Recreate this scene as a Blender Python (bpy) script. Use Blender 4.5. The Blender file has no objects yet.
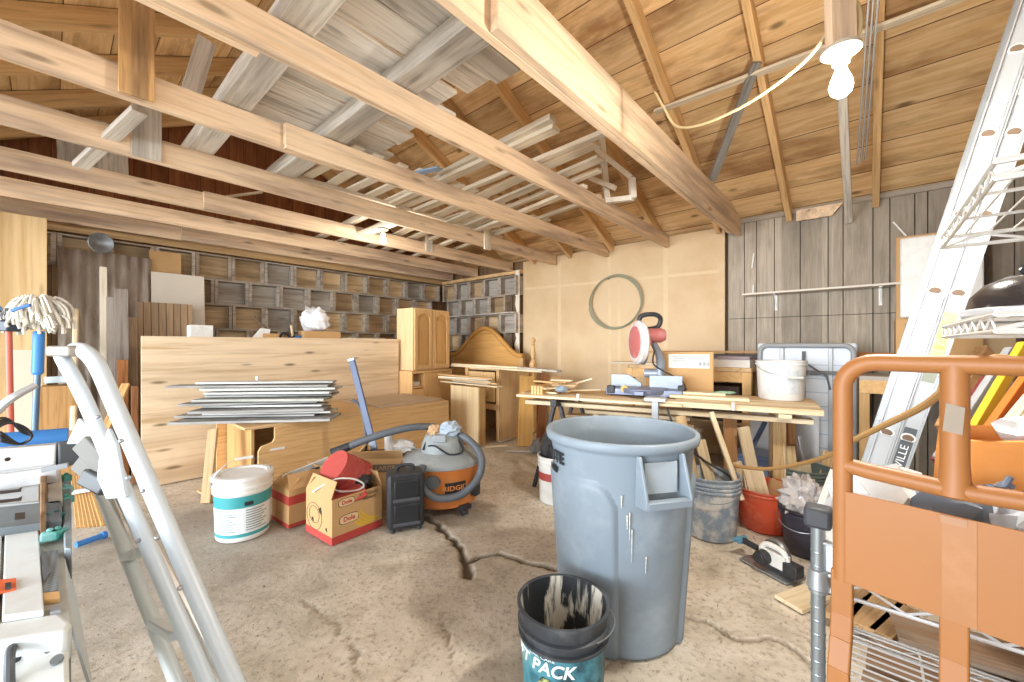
import bpy, bmesh, math, random
from mathutils import Vector, Matrix, Euler
random.seed(7)
C = bpy.context.scene
COL = C.collection
# ---------------------------------------------------------------- camera, sky, lights, exposure
FOC, HOR, CX, CAMH = 405.0, 345.0, 512.0, 1.15
cd = bpy.data.cameras.new('camera'); cam = bpy.data.objects.new('camera', cd); COL.objects.link(cam)
cd.sensor_width = 36.0; cd.lens = 36.0 * FOC / 1024.0; cd.shift_y = (HOR - 341.0) / 1024.0
cd.clip_start = 0.02
cam.location = (0, 0, CAMH); cam.rotation_euler = (math.pi / 2, 0, 0)
C.camera = cam
PHI = math.radians(48.7)
UX, UY = math.cos(PHI), math.sin(PHI)
def RU(u, v, z=0.0): return Vector((u * UX - v * UY, u * UY + v * UX, z))     # room axes to world
w = bpy.data.worlds.new('sky'); C.world = w; w.use_nodes = True
bg = w.node_tree.nodes['Background']; bg.inputs[0].default_value = (0.83, 0.92, 1.0, 1); bg.inputs[1].default_value = 2.1
def area(name, loc, target, sx, sy, power, col):
    l = bpy.data.lights.new(name, 'AREA'); l.shape = 'RECTANGLE'; l.size = sx; l.size_y = sy; l.energy = power; l.color = col
    o = bpy.data.objects.new(name, l); COL.objects.link(o); o.location = loc
    o.rotation_euler = (Vector(target) - Vector(loc)).to_track_quat('-Z', 'Y').to_euler()
    return o
# daylight coming in through the two open garage doorways behind the camera
area('doorway_daylight', RU(-11.0, 2.0, 1.9), RU(3.0, 2.4, 1.3), 9.0, 3.6, 1250, (0.88, 0.94, 1.0))
area('side_doorway_daylight', RU(-1.2, -9.0, 1.8), RU(.2, 3.6, 1.3), 5.0, 3.4, 260, (0.90, 0.95, 1.0))
BULB1, BULB2 = 44, 6.5
C.view_settings.view_transform = 'Standard'; C.view_settings.look = 'None'
C.view_settings.gamma = 1.0; C.view_settings.use_curve_mapping = False
C.view_settings.exposure = 0.9
# ---------------------------------------------------------------- measuring helpers (photo pixel + a known distance -> point in the room)
def at(px, py, Y): return Vector(((px - CX) / FOC * Y, Y, CAMH + (HOR - py) / FOC * Y))
def gr(px, py, z=0.0):
    Y = FOC * (CAMH - z) / (py - HOR); return Vector(((px - CX) / FOC * Y, Y, z))
def onu(px, py, u):
    r = (px - CX) / FOC; return at(px, py, u / (UX * r + UY))
def onv(px, py, v):
    r = (px - CX) / FOC; return at(px, py, v / (UX - UY * r))
def ruv(p): return p.x * UX + p.y * UY, -p.x * UY + p.y * UX
# ---------------------------------------------------------------- colour and materials
def lin(c): return c / 12.92 if c <= 0.04045 else ((c + 0.055) / 1.055) ** 2.4
def hx(h, k=1.0):
    h = h.lstrip('#'); return tuple(min(1, lin(int(h[i:i + 2], 16) / 255) * k) for i in (0, 2, 4)) + (1,)
MATS = {}
class N:
    def __init__(s, name):
        s.m = bpy.data.materials.new(name); s.m.use_nodes = True; s.t = s.m.node_tree
        s.b = s.t.nodes['Principled BSDF']
    def n(s, typ, **kw):
        x = s.t.nodes.new(typ)
        for k, v in kw.items():
            if k.startswith('i_'):
                key = k[2:]; x.inputs[int(key) if key.isdigit() else key].default_value = v
            else: setattr(x, k, v)
        return x
    def l(s, a, b): s.t.links.new(a, b)
    def coord(s, scale=(1, 1, 1), rand=True, kind='Object'):
        tc = s.n('ShaderNodeTexCoord'); mp = s.n('ShaderNodeMapping'); mp.inputs['Scale'].default_value = scale
        s.l(tc.outputs[kind], mp.inputs['Vector'])
        if not rand: return mp.outputs[0]
        oi = s.n('ShaderNodeObjectInfo'); mu = s.n('ShaderNodeMath', operation='MULTIPLY', i_1=37.0); s.l(oi.outputs['Random'], mu.inputs[0])
        ad = s.n('ShaderNodeVectorMath', operation='ADD'); s.l(mp.outputs[0], ad.inputs[0]); s.l(mu.outputs[0], ad.inputs[1])
        return ad.outputs[0]
    def noise(s, vec, scale, detail=5, rough=.55, dist=0.0):
        x = s.n('ShaderNodeTexNoise'); x.inputs['Scale'].default_value = scale; x.inputs['Detail'].default_value = detail
        x.inputs['Roughness'].default_value = rough; x.inputs['Distortion'].default_value = dist
        s.l(vec, x.inputs['Vector']); return x.outputs['Fac']
    def ramp(s, fac, stops):
        r = s.n('ShaderNodeValToRGB'); e = r.color_ramp.elements
        while len(e) < len(stops): e.new(.5)
        for i, (p, c) in enumerate(stops): e[i].position = p; e[i].color = c
        s.l(fac, r.inputs[0]); return r.outputs[0]
    def mix(s, fac, a, b, mode='MIX'):
        x = s.n('ShaderNodeMix', data_type='RGBA', blend_type=mode)
        for sock, val in ((x.inputs[0], fac), (x.inputs[6], a), (x.inputs[7], b)):
            if hasattr(val, 'links'): s.l(val, sock)
            else: sock.default_value = val
        return x.outputs[2]
    def math(s, op, a, b=None, c=None):
        x = s.n('ShaderNodeMath', operation=op)
        for i, val in enumerate((a, b, c)):
            if val is None: continue
            if hasattr(val, 'links'): s.l(val, x.inputs[i])
            else: x.inputs[i].default_value = val
        return x.outputs[0]
    def bump(s, h, strength=.3, dist=.01):
        x = s.n('ShaderNodeBump'); x.inputs['Strength'].default_value = strength; x.inputs['Distance'].default_value = dist
        s.l(h, x.inputs['Height']); s.l(x.outputs[0], s.b.inputs['Normal'])
    def col(s, c): 
        if hasattr(c, 'links'): s.l(c, s.b.inputs['Base Color'])
        else: s.b.inputs['Base Color'].default_value = c
    def fin(s, rough=.6, metal=0.0, spec=.5):
        s.b.inputs['Roughness'].default_value = rough; s.b.inputs['Metallic'].default_value = metal
        s.b.inputs['Specular IOR Level'].default_value = spec; return s.m
def wood(name, light, dark, axis='X', grain=1.0, stain=None, stain_amt=.5, knots=.0, rough=.75):
    key = ('w', name, axis)
    if key in MATS: return MATS[key]
    s = N(name + '_' + axis.lower())
    lo, hi = 1.5 * grain, 34 * grain
    sc = {'X': (lo, hi, hi), 'Y': (hi, lo, hi), 'Z': (hi, hi, lo)}[axis]
    v = s.coord(sc); v2 = s.coord(tuple(.35 * a if a == lo else .16 * a for a in sc))
    g = s.noise(v, 1.6, 6, .62, .4); big = s.noise(v2, 1.5, 4, .6)
    c = s.ramp(g, [(.28, hx(dark)), (.5, hx(light)), (.75, hx(light, 1.12))])
    oi = s.n('ShaderNodeObjectInfo'); rv = s.math('MULTIPLY_ADD', oi.outputs['Random'], .28, .84)
    hv = s.n('ShaderNodeHueSaturation'); s.l(c, hv.inputs['Color']); s.l(rv, hv.inputs['Value']); c = hv.outputs[0]
    if stain:
        f = s.ramp(big, [(.47, (0, 0, 0, 1)), (.64, (stain_amt,) * 3 + (1,))]); c = s.mix(f, c, hx(stain))
    if knots:
        vo = s.n('ShaderNodeTexVoronoi'); vo.inputs['Scale'].default_value = 1.0
        ks = {'X': (2.2, 9, 9), 'Y': (9, 2.2, 9), 'Z': (9, 9, 2.2)}[axis]; s.l(s.coord(ks), vo.inputs['Vector'])
        f = s.ramp(vo.outputs['Distance'], [(.06, (knots,) * 3 + (1,)), (.16, (0, 0, 0, 1))]); c = s.mix(f, c, hx(dark, .35))
    s.col(c); s.bump(g, .25, .004); MATS[key] = s.fin(rough); return s.m
def boards(name, light, dark, width, axis_across='Y', seam='#2a1c10', stain=None, grain=1.0, seam_w=.025, rough=.75, knots=0.5, stain_amt=.55, run=None):
    """boards running along one axis, counted across another, in object space"""
    key = ('b', name)
    if key in MATS: return MATS[key]
    s = N(name)
    tc = s.n('ShaderNodeTexCoord'); sp = s.n('ShaderNodeSeparateXYZ'); s.l(tc.outputs['Object'], sp.inputs[0])
    ac = sp.outputs[{'X': 0, 'Y': 1, 'Z': 2}[axis_across]]
    q = s.math('DIVIDE', ac, width); fl = s.math('FLOOR', q); fr = s.math('FRACT', q)
    wn = s.n('ShaderNodeTexWhiteNoise', noise_dimensions='1D'); s.l(fl, wn.inputs['W'])
    run = run or {'X': 'Z', 'Y': 'X', 'Z': 'X'}[axis_across]
    lo, hi = 1.3 * grain, 24 * grain
    sc = tuple(lo if a == run else hi for a in 'XYZ')
    mp = s.n('ShaderNodeMapping'); mp.inputs['Scale'].default_value = sc; s.l(tc.outputs['Object'], mp.inputs[0])
    off = s.math('MULTIPLY', wn.outputs['Value'], 50.0)
    ad = s.n('ShaderNodeVectorMath', operation='ADD'); s.l(mp.outputs[0], ad.inputs[0]); s.l(off, ad.inputs[1])
    g = s.noise(ad.outputs[0], 1.5, 6, .62, .9)
    c = s.ramp(g, [(.28, hx(dark)), (.64, hx(light))])
    if stain:
        b2 = s.n('ShaderNodeMapping'); b2.inputs['Scale'].default_value = tuple(.9 if a == run else 2.2 for a in 'XYZ'); s.l(tc.outputs['Object'], b2.inputs[0])
        ad2 = s.n('ShaderNodeVectorMath', operation='ADD'); s.l(b2.outputs[0], ad2.inputs[0]); s.l(off, ad2.inputs[1])
        f = s.ramp(s.noise(ad2.outputs[0], 1.6, 5, .6), [(.46, (0, 0, 0, 1)), (.66, (stain_amt,) * 3 + (1,))]); c = s.mix(f, c, hx(stain))
    if knots:
        vo = s.n('ShaderNodeTexVoronoi'); mk = s.n('ShaderNodeMapping'); mk.inputs['Scale'].default_value = tuple(2.0 if a == run else 4.5 for a in 'XYZ')
        s.l(tc.outputs['Object'], mk.inputs[0]); s.l(mk.outputs[0], vo.inputs['Vector']); vo.inputs['Scale'].default_value = 1.0
        f = s.ramp(vo.outputs['Distance'], [(.05, (knots,) * 3 + (1,)), (.12, (0, 0, 0, 1))]); c = s.mix(f, c, hx(dark, .3))
    hv = s.n('ShaderNodeHueSaturation'); s.l(c, hv.inputs['Color']); s.l(s.math('MULTIPLY_ADD', wn.outputs['Value'], .35, .82), hv.inputs['Value'])
    sm = s.math('LESS_THAN', fr, seam_w)
    s.col(s.mix(sm, hv.outputs[0], hx(seam)))
    s.bump(s.math('SUBTRACT', s.math('MULTIPLY', g, .3), sm), .5, .006)
    MATS[key] = s.fin(rough); return s.m
def plain(name, c, rough=.5, metal=0.0, dirt=None, dirt_amt=.5, dscale=9, bumps=0.0, bscale=60, lo=.5, hi=.75, spec=.5):
    key = ('p', name)
    if key in MATS: return MATS[key]
    s = N(name); col = hx(c)
    if dirt:
        v = s.coord(); f = s.ramp(s.noise(v, dscale, 7, .65), [(lo, (0, 0, 0, 1)), (hi, (dirt_amt,) * 3 + (1,))]); col = s.mix(f, col, hx(dirt))
    s.col(col)
    if bumps: s.bump(s.noise(s.coord(), bscale, 4), bumps, .004)
    MATS[key] = s.fin(rough, metal, spec); return s.m
# ---------------------------------------------------------------- shape helpers
class MB:
    def __init__(s): s.bm = bmesh.new(); s.mi = 0
    def _v(s, pts, M=None): return [s.bm.verts.new(M @ Vector(p) if M else Vector(p)) for p in pts]
    def _f(s, vs, sm=False):
        try: f = s.bm.faces.new(vs); f.material_index = s.mi; f.smooth = sm; return f
        except ValueError: return None
    def box(s, c, d, r=(0, 0, 0), M=None):
        T = Matrix.Translation(c) @ Euler(r).to_matrix().to_4x4()
        if M: T = M @ T
        x, y, z = d[0] / 2, d[1] / 2, d[2] / 2
        v = s._v([(-x, -y, -z), (x, -y, -z), (x, y, -z), (-x, y, -z), (-x, -y, z), (x, -y, z), (x, y, z), (-x, y, z)], T)
        for q in ((3, 2, 1, 0), (4, 5, 6, 7), (0, 1, 5, 4), (1, 2, 6, 5), (2, 3, 7, 6), (3, 0, 4, 7)): s._f([v[i] for i in q])
        return s
    def bar(s, p0, p1, w, h, roll=0.0, up=(0, 0, 1)):
        p0, p1 = Vector(p0), Vector(p1); d = p1 - p0; L = d.length
        return s.box((0, 0, 0), (L, w, h), M=frame(p0, p1, roll, up))
    def ring(s, c, x, y, r, n): return [s.bm.verts.new(c + x * (r * math.cos(2 * math.pi * i / n)) + y * (r * math.sin(2 * math.pi * i / n))) for i in range(n)]
    def tube(s, pts, r, n=10, closed=False, cap=True):
        pts = [Vector(p) for p in pts]; m = len(pts); R = r if isinstance(r, (list, tuple)) else [r] * m
        T = []
        for i in range(m):
            a = pts[i - 1] if (i or closed) else pts[0]; b = pts[(i + 1) % m] if (i < m - 1 or closed) else pts[-1]
            T.append((b - a).normalized())
        up = Vector((0, 0, 1)) if abs(T[0].z) < .9 else Vector((1, 0, 0))
        x = T[0].cross(up).normalized(); rings = []
        for i in range(m):
            x = (x - T[i] * x.dot(T[i])).normalized(); y = T[i].cross(x)
            rings.append(s.ring(pts[i], x, y, R[i], n))
        for i in range(m - (0 if closed else 1)):
            a, b = rings[i], rings[(i + 1) % m]
            for k in range(n): s._f([a[k], a[(k + 1) % n], b[(k + 1) % n], b[k]], True)
        if cap and not closed: s._f(rings[0][::-1]); s._f(rings[-1])
        return s
    def cyl(s, p0, p1, r0, r1=None, n=20): return s.tube([p0, p1], [r0, r0 if r1 is None else r1], n)
    def lathe(s, prof, n=40, c=(0, 0, 0), sx=1, sy=1, M=None, sm=True):
        rings = []
        for r, z in prof:
            pts = [(c[0] + sx * r * math.cos(2 * math.pi * i / n), c[1] + sy * r * math.sin(2 * math.pi * i / n), c[2] + z) for i in range(n)] if r > 1e-6 else [(c[0], c[1], c[2] + z)]
            rings.append(s._v(pts, M))
        for a, b in zip(rings, rings[1:]):
            for k in range(n):
                q = [a[k % len(a)], a[(k + 1) % len(a)], b[(k + 1) % len(b)], b[k % len(b)]]
                q = list(dict.fromkeys(q))
                if len(q) > 2: s._f(q, sm)
        return s
    def prism(s, poly, h, M=None):
        """poly in local xy, extruded along +z by h, then moved by M"""
        a = s._v([(p[0], p[1], 0) for p in poly], M); b = s._v([(p[0], p[1], h) for p in poly], M); n = len(poly)
        s._f(a[::-1]); s._f(b)
        for i in range(n): s._f([a[i], a[(i + 1) % n], b[(i + 1) % n], b[i]])
        return s
    def quad(s, pts, t=0.0):
        v = s._v(pts); s._f(v); return s
    def build(s, name, mats, parent=None, loc=(0, 0, 0), rz=0.0, rot=None, bev=0.0, seg=2, sharp=35, solid=0.0, sub=0):
        bmesh.ops.recalc_face_normals(s.bm, faces=s.bm.faces)
        me = bpy.data.meshes.new(name); s.bm.to_mesh(me); s.bm.free()
        for m in (mats if isinstance(mats, (list, tuple)) else [mats]): me.materials.append(m)
        me.set_sharp_from_angle(angle=math.radians(sharp))
        o = bpy.data.objects.new(name, me); COL.objects.link(o); o.parent = parent
        o.location = loc; o.rotation_euler = rot if rot else (0, 0, rz)
        if solid: md = o.modifiers.new('solid', 'SOLIDIFY'); md.thickness = solid; md.offset = 0
        if bev:
            md = o.modifiers.new('bevel', 'BEVEL'); md.width = bev; md.segments = seg; md.limit_method = 'ANGLE'; md.angle_limit = math.radians(40)
        if sub: md = o.modifiers.new('sub', 'SUBSURF'); md.levels = sub; md.render_levels = sub
        return o
def frame(p0, p1, roll=0.0, up=(0, 0, 1)):
    p0, p1 = Vector(p0), Vector(p1); x = (p1 - p0).normalized(); up = Vector(up)
    if abs(x.dot(up)) > .97: up = Vector((UX, UY, 0))
    y = up.cross(x).normalized(); z = x.cross(y)
    M = Matrix((x, y, z)).transposed().to_4x4(); M.translation = (p0 + p1) / 2
    return M @ Matrix.Rotation(roll, 4, 'X')
def tag(o, label, cat, group=None, kind=None):
    o['label'] = label; o['category'] = cat
    if group: o['group'] = group
    if kind: o['kind'] = kind
    return o
def struct(o): o['kind'] = 'structure'; return o
def T(name, label, cat, loc=(0, 0, 0), rz=0.0, group=None, rot=None):
    o = bpy.data.objects.new(name, None); o.empty_display_size = .1; COL.objects.link(o); o.location = loc
    o.rotation_euler = rot if rot else (0, 0, rz)
    return tag(o, label, cat, group)
def stick(name, label, cat, p0, p1, w, h, mat, group=None, roll=0.0, up=(0, 0, 1), bev=.002, parent=None, bend=0.0, rag=0.0):
    """a piece of lumber: its own object with its long axis along local X"""
    p0, p1 = Vector(p0), Vector(p1); L = (p1 - p0).length; m = MB()
    n = max(1, int(L / .25)) if (bend or rag) else 1
    rings = []
    for i in range(n + 1):
        x = -L / 2 + L * i / n; dz = bend * (1 - (2 * i / n - 1) ** 2); j = random.uniform(-rag, rag)
        rings.append(m._v([(x, -w / 2 + j, -h / 2 + dz), (x, w / 2 + j, -h / 2 + dz), (x, w / 2 + j, h / 2 + dz), (x, -w / 2 + j, h / 2 + dz)]))
    for a, b in zip(rings, rings[1:]):
        for k in range(4): m._f([a[k], a[(k + 1) % 4], b[(k + 1) % 4], b[k]])
    m._f(rings[0][::-1]); m._f(rings[-1])
    o = m.build(name, mat, parent, bev=bev); o.matrix_local = frame(p0, p1, roll, up)
    if label: tag(o, label, cat, group)
    return o
def curve_pts(ctrl, n=12, closed=False):
    """Catmull-Rom through the control points"""
    P = [Vector(p) for p in ctrl]; out = []; m = len(P)
    for i in range(m if closed else m - 1):
        if closed: a, b, c, d = P[i - 1], P[i], P[(i + 1) % m], P[(i + 2) % m]
        else: a, b, c, d = P[max(i - 1, 0)], P[i], P[i + 1], P[min(i + 2, m - 1)]
        for k in range(n):
            t = k / n; out.append(.5 * ((2 * b) + (c - a) * t + (2 * a - 5 * b + 4 * c - d) * t * t + (3 * b - a - 3 * c + d) * t ** 3))
    if not closed: out.append(P[-1])
    return out
def text(txt, size, mat, name='lettering', parent=None, M=None, ext=.001, cyl=None, shear=0.0, sx=1.0, bold=0.0):
    cu = bpy.data.curves.new('tmp', 'FONT'); cu.body = txt; cu.size = size; cu.extrude = ext; cu.align_x = 'CENTER'; cu.align_y = 'CENTER'; cu.shear = shear; cu.offset = bold; cu.resolution_u = 3
    to = bpy.data.objects.new('tmp', cu); COL.objects.link(to); bpy.context.view_layer.update()
    me = bpy.data.meshes.new_from_object(to.evaluated_get(bpy.context.evaluated_depsgraph_get())); bpy.data.objects.remove(to); bpy.data.curves.remove(cu)
    for v in me.vertices: v.co.x *= sx
    if cyl:                                   # wrap around a cylinder: (radius, angle of the middle, height, slope of radius with height)
        R, a0, z0, k = cyl
        bm = bmesh.new(); bm.from_mesh(me); bmesh.ops.subdivide_edges(bm, edges=[e for e in bm.edges if e.calc_length() > size * .3], cuts=2); bm.to_mesh(me); bm.free()
        for v in me.vertices:
            r = R + k * v.co.y + v.co.z; a = a0 + v.co.x / R; v.co = Vector((r * math.cos(a), r * math.sin(a), z0 + v.co.y))
    elif M: me.transform(M)
    me.name = name; me.materials.clear(); me.materials.append(mat)
    o = bpy.data.objects.new(name, me); COL.objects.link(o); o.parent = parent; return o
def face(origin, right, up):
    """matrix that lays text (x right, y up) on a plane"""
    r = Vector(right).normalized(); u = Vector(up); u = (u - r * u.dot(r)).normalized(); n = r.cross(u)
    M = Matrix((r, u, n)).transposed().to_4x4(); M.translation = Vector(origin); return M
def crumple(m, c, d, amp=.25, seed=0, n=3, M=None, freq=3.0):
    """a soft crumpled lump"""
    from mathutils import noise
    tmp = bmesh.new(); bmesh.ops.create_icosphere(tmp, subdivisions=n, radius=1.0)
    idx = {}
    for v in tmp.verts:
        p = v.co.copy(); k = 1 + amp * (noise.noise(p * freq + Vector((seed * 7.3, 0, 0))) + .5 * noise.noise(p * freq * 2.7 + Vector((0, seed * 3.1, 0))))
        q = Vector((p.x * d[0] * k, p.y * d[1] * k, max(p.z * k, -.8) * d[2])) + Vector(c)
        idx[v.index] = m.bm.verts.new(M @ q if M else q)
    for f in tmp.faces: m._f([idx[v.index] for v in f.verts], True)
    tmp.free(); return m
# ================================================================ the room
D, LW, RW, FW, HJ = 4.62, 5.72, -0.92, -1.42, 2.25
RIDGE = 1.6
def roof_z(u): return HJ + .16 + .5 * ((D - u) if u > RIDGE else (u - (2 * RIDGE - D)))
new_lumber = wood('new_lumber', '#eccfad', '#d8b48a', 'X', 1.0, stain='#8d7568', stain_amt=.62, knots=.75)
rafter_lumber = wood('rafter_lumber', '#dfb883', '#c1935b', 'X', 1.0, stain='#85613e', stain_amt=.35, knots=.4)
grey_lumber = wood('weathered_lumber', '#d3cbbf', '#a59b8e', 'X', 1.2, stain='#857b70', stain_amt=.5, knots=.5)
pale_lumber = wood('pale_lumber', '#e0d3bd', '#c3ae8f', 'X', 1.0, stain='#9b8a73', stain_amt=.4)
# --- floor: one slab with a broken, sunken crack
def make_floor():
    def ax(a, b, f0, f1, fine):
        out = []; x = a
        while x < b: out.append(x); x += fine if f0 <= x < f1 else .25
        out.append(b); return out
    xs = ax(-6.2, 5.2, -1.4, 1.6, .0125); ys = ax(-3.0, 9.0, 1.1, 3.0, .0125)
    lines = [[(418, 512), (432, 520), (447, 532), (460, 548), (466, 560), (470, 575)], [(468, 562), (478, 556), (498, 552), (520, 560), (556, 568)],
             [(640, 600), (683, 613), (712, 624), (741, 638), (764, 634), (780, 639), (806, 657), (830, 690)],
             [(300, 600), (330, 618), (352, 640), (366, 690)], [(440, 610), (446, 640), (452, 668)], [(395, 680), (412, 660), (424, 640)]]
    wid = [.013, .009, .005, .0025, .002, .002]
    segs = []
    for L, wd in zip(lines, wid):
        P = [gr(*p) for p in L]
        for a, b in zip(P, P[1:]): segs.append((a.x, a.y, b.x, b.y, wd))
    from mathutils import noise
    verts, crack = [], []
    for y in ys:
        for x in xs:
            z = .006 * noise.noise(Vector((x * 1.7, y * 1.7, 0))) + .0022 * noise.noise(Vector((x * 9, y * 9, 3))); k = 0.0
            if -2.3 < x < 2.1 and .8 < y < 4:
                jx = x + .03 * noise.noise(Vector((x * 14, y * 14, 5))); jy = y + .03 * noise.noise(Vector((x * 14, y * 14, 9)))
                for ax_, ay, bx, by, wd in segs:
                    dx, dy = bx - ax_, by - ay; t = max(0, min(1, ((jx - ax_) * dx + (jy - ay) * dy) / (dx * dx + dy * dy + 1e-9)))
                    d = math.hypot(jx - ax_ - t * dx, jy - ay - t * dy)
                    if d < wd * 2.2: k = max(k, min(1, (1.0 - max(0, d - wd * .6) / (wd * 1.6))) * min(1, wd / .012 + .2))
            verts.append((x, y, z - .022 * k - .006)); crack.append(k)
    nx = len(xs); faces = [(j * nx + i, j * nx + i + 1, (j + 1) * nx + i + 1, (j + 1) * nx + i) for j in range(len(ys) - 1) for i in range(nx - 1)]
    me = bpy.data.meshes.new('floor'); me.from_pydata(verts, [], faces)
    a = me.attributes.new('crack', 'FLOAT', 'POINT'); a.data.foreach_set('value', crack)
    me.polygons.foreach_set('use_smooth', [True] * len(faces))
    s = N('stained_concrete'); v = s.coord(rand=False)
    big = s.noise(v, .75, 5, .6, .3); mid = s.noise(v, 4.0, 6, .68, .4); fine = s.noise(v, 42, 5, .7); grit = s.noise(v, 160, 2, .5)
    c = s.ramp(mid, [(.3, hx('#b0a594')), (.48, hx('#d3c8b6')), (.68, hx('#e6ddcf'))])
    c = s.mix(s.ramp(big, [(.42, (0, 0, 0, 1)), (.64, (.55, .55, .55, 1))]), c, hx('#a59b8c'))
    c = s.mix(s.ramp(fine, [(.52, (0, 0, 0, 1)), (.68, (.75, .75, .75, 1))]), c, hx('#8f806c'))
    c = s.mix(s.ramp(fine, [(.25, (.5, .5, .5, 1)), (.42, (0, 0, 0, 1))]), c, hx('#efe6d4'))
    # a ring-shaped damp stain by the vacuum and darker grey by the left workbench and toward the back
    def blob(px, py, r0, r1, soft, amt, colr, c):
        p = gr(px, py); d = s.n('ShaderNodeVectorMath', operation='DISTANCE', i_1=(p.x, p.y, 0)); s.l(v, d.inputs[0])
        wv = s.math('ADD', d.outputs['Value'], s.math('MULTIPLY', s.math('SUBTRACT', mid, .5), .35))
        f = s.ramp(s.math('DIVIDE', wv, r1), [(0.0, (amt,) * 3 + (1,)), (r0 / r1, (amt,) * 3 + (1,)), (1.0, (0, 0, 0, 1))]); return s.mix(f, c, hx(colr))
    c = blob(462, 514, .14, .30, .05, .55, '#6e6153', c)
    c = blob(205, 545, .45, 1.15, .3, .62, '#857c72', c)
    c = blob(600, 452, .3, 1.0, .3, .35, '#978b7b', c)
    at_ = s.n('ShaderNodeAttribute', attribute_name='crack'); c = s.mix(s.math('MINIMUM', s.math('MULTIPLY', at_.outputs['Fac'], 1.1), .9), c, hx('#4b4034'))
    s.col(c); s.bump(s.math('ADD', s.math('MULTIPLY', fine, .6), s.math('MULTIPLY', grit, .25)), .55, .008)
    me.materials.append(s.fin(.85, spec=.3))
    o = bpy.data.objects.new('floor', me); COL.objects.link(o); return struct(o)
make_floor()
# --- walls
gable_boards = boards('gable_boards', '#a5683c', '#7a4423', .14, 'X', seam='#24150c', stain='#5a2f1a', run='Z')
hard = plain('tan_hardboard', '#d6bb94', .6, dirt='#bf9a68', dirt_amt=.55, dscale=1.6, lo=.42, hi=.7)
def gable(name, v, t, umin, umax, mat, cut=None):
    us = sorted(set([umin, RIDGE, umax])); poly = [(umin, 0), (umax, 0)] + [(u, roof_z(u) + .04) for u in reversed(us) if umin <= u <= umax]
    M = Matrix(((1, 0, 0, 0), (0, 0, 1, 0), (0, 1, 0, 0), (0, 0, 0, 1)))
    m = MB(); m.prism(poly, t, M); o = m.build(name, mat, loc=RU(0, v), rz=PHI); return struct(o)
gable('wall_left', LW + .01, .06, FW, D + .05, boards('old_wall_boards', '#b08c62', '#86653f', .15, 'X', seam='#2c2118', stain='#5f4a36', run='Z'))
mg = MB(); mg.prism([(FW, 2.5), (D, 2.5), (D, roof_z(D) + .03), (RIDGE, roof_z(RIDGE) + .03), (FW, roof_z(FW) + .03)], .03, Matrix(((1, 0, 0, 0), (0, 0, 1, 0), (0, 1, 0, 0), (0, 0, 0, 1))))
struct(mg.build('wall_left', gable_boards, loc=RU(0, LW - .025), rz=PHI))
gable('wall_right', RW - .06, .06, -.5, D + .05, wood('paneling_side', '#8f8374', '#6b6155', 'Z'))
m = MB(); m.box((D + .10, (LW + RW) / 2, 1.22), (.04, LW - RW + .1, 2.44)); struct(m.build('wall_back', plain('outer_boards', '#6b5744', .9), rz=PHI))
m = MB(); m.box((D + .05, (LW + 3.8) / 2, 1.2), (.06, LW - 3.8, 2.4)); struct(m.build('wall_back', boards('back_boards', '#8a6b4a', '#5d452e', .14, 'Y', run='Z'), rz=PHI))
# tan hardboard part of the back wall: sheets with taped joints
m = MB(); e = [3.84, 3.19, 2.43, 1.73, 1.115]
for a, b in zip(e, e[1:]): m.box((D + .03, (a + b) / 2, 1.19), (.06, a - b - .0025, 2.38))
m.mi = 1
for vv in e[1:-1]: m.box((D - .0005, vv, 1.15), (.002, .05, 2.3))
m.box((D - .0012, 2.5, 1.95), (.002, 2.66, .035), (0.02, 0, 0)); m.box((D - .0012, 2.30, 1.1), (.002, .04, 1.7))
struct(m.build('wall_back', [hard, plain('joint_tape', '#dbc29a', .6, dirt='#cfb387', dirt_amt=.7, dscale=5)], rz=PHI))
# paneled part: vertical grooves at uneven widths
pan = boards('grey_paneling', '#b0a494', '#8f8473', .31, 'Y', seam='#6d6256', run='Z', knots=0, seam_w=.0, stain='#746a5e', grain=1.1)
px_ = [727.5, 744, 756, 774, 800, 828, 843, 873, 890, 915, 928, 960, 985]
vs = [ruv(onu(x, 300, D - .02))[1] for x in px_] + [-.80, RW]
m = MB(); m.box((D + .045, (vs[0] + RW) / 2, 1.2), (.03, vs[0] - RW, 2.4)); m.mi = 1
for a, b in zip(vs, vs[1:]):
    m.box((D + .012, (a + b) / 2, 1.915), (.03, a - b - .007, .99)); m.box((D + .012, (a + b) / 2, .7075), (.03, a - b - .007, 1.415))
struct(m.build('wall_back', [plain('groove', '#2e2721', .9), pan], rz=PHI))
m = MB(); m.box((D - .012, -.0, 2.40), (.02, 2.2, .045)); struct(m.build('trim_1', wood('grey_trim', '#9a9084', '#776d61', 'Y'), rz=PHI))
m = MB(); m.prism([(0, 0), (.26, 0), (.30, .05), (.34, .1), (0, .1)], .018, Matrix(((0, 0, 1, 0), (-1, 0, 0, 0), (0, 1, 0, 0), (0, 0, 0, 1))))
struct(m.build('trim_2', new_lumber, loc=RU(D - .045, .50, 2.30), rz=PHI))
# wall plate and plank band above the crates
m = MB(); m.box((2.2, LW - .045, 2.255), (4.8, .08, .09)); m.box((2.2, LW - .01, 2.42), (4.8, .03, .24)); struct(m.build('trim_3', rafter_lumber, rz=PHI))
m = MB(); m.box((D - .03, (LW + 3.84) / 2, 2.235), (.07, LW - 3.84, .05)); struct(m.build('trim_4', rafter_lumber, rz=PHI))
m = MB(); m.box((D - .16, 4.6, 1.625), (.12, 1.5, .018)); tag(m.build('wall_shelf', grey_lumber, rz=PHI), 'thin grey shelf board between the crate rows above the arched headboard', 'shelf')
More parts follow.
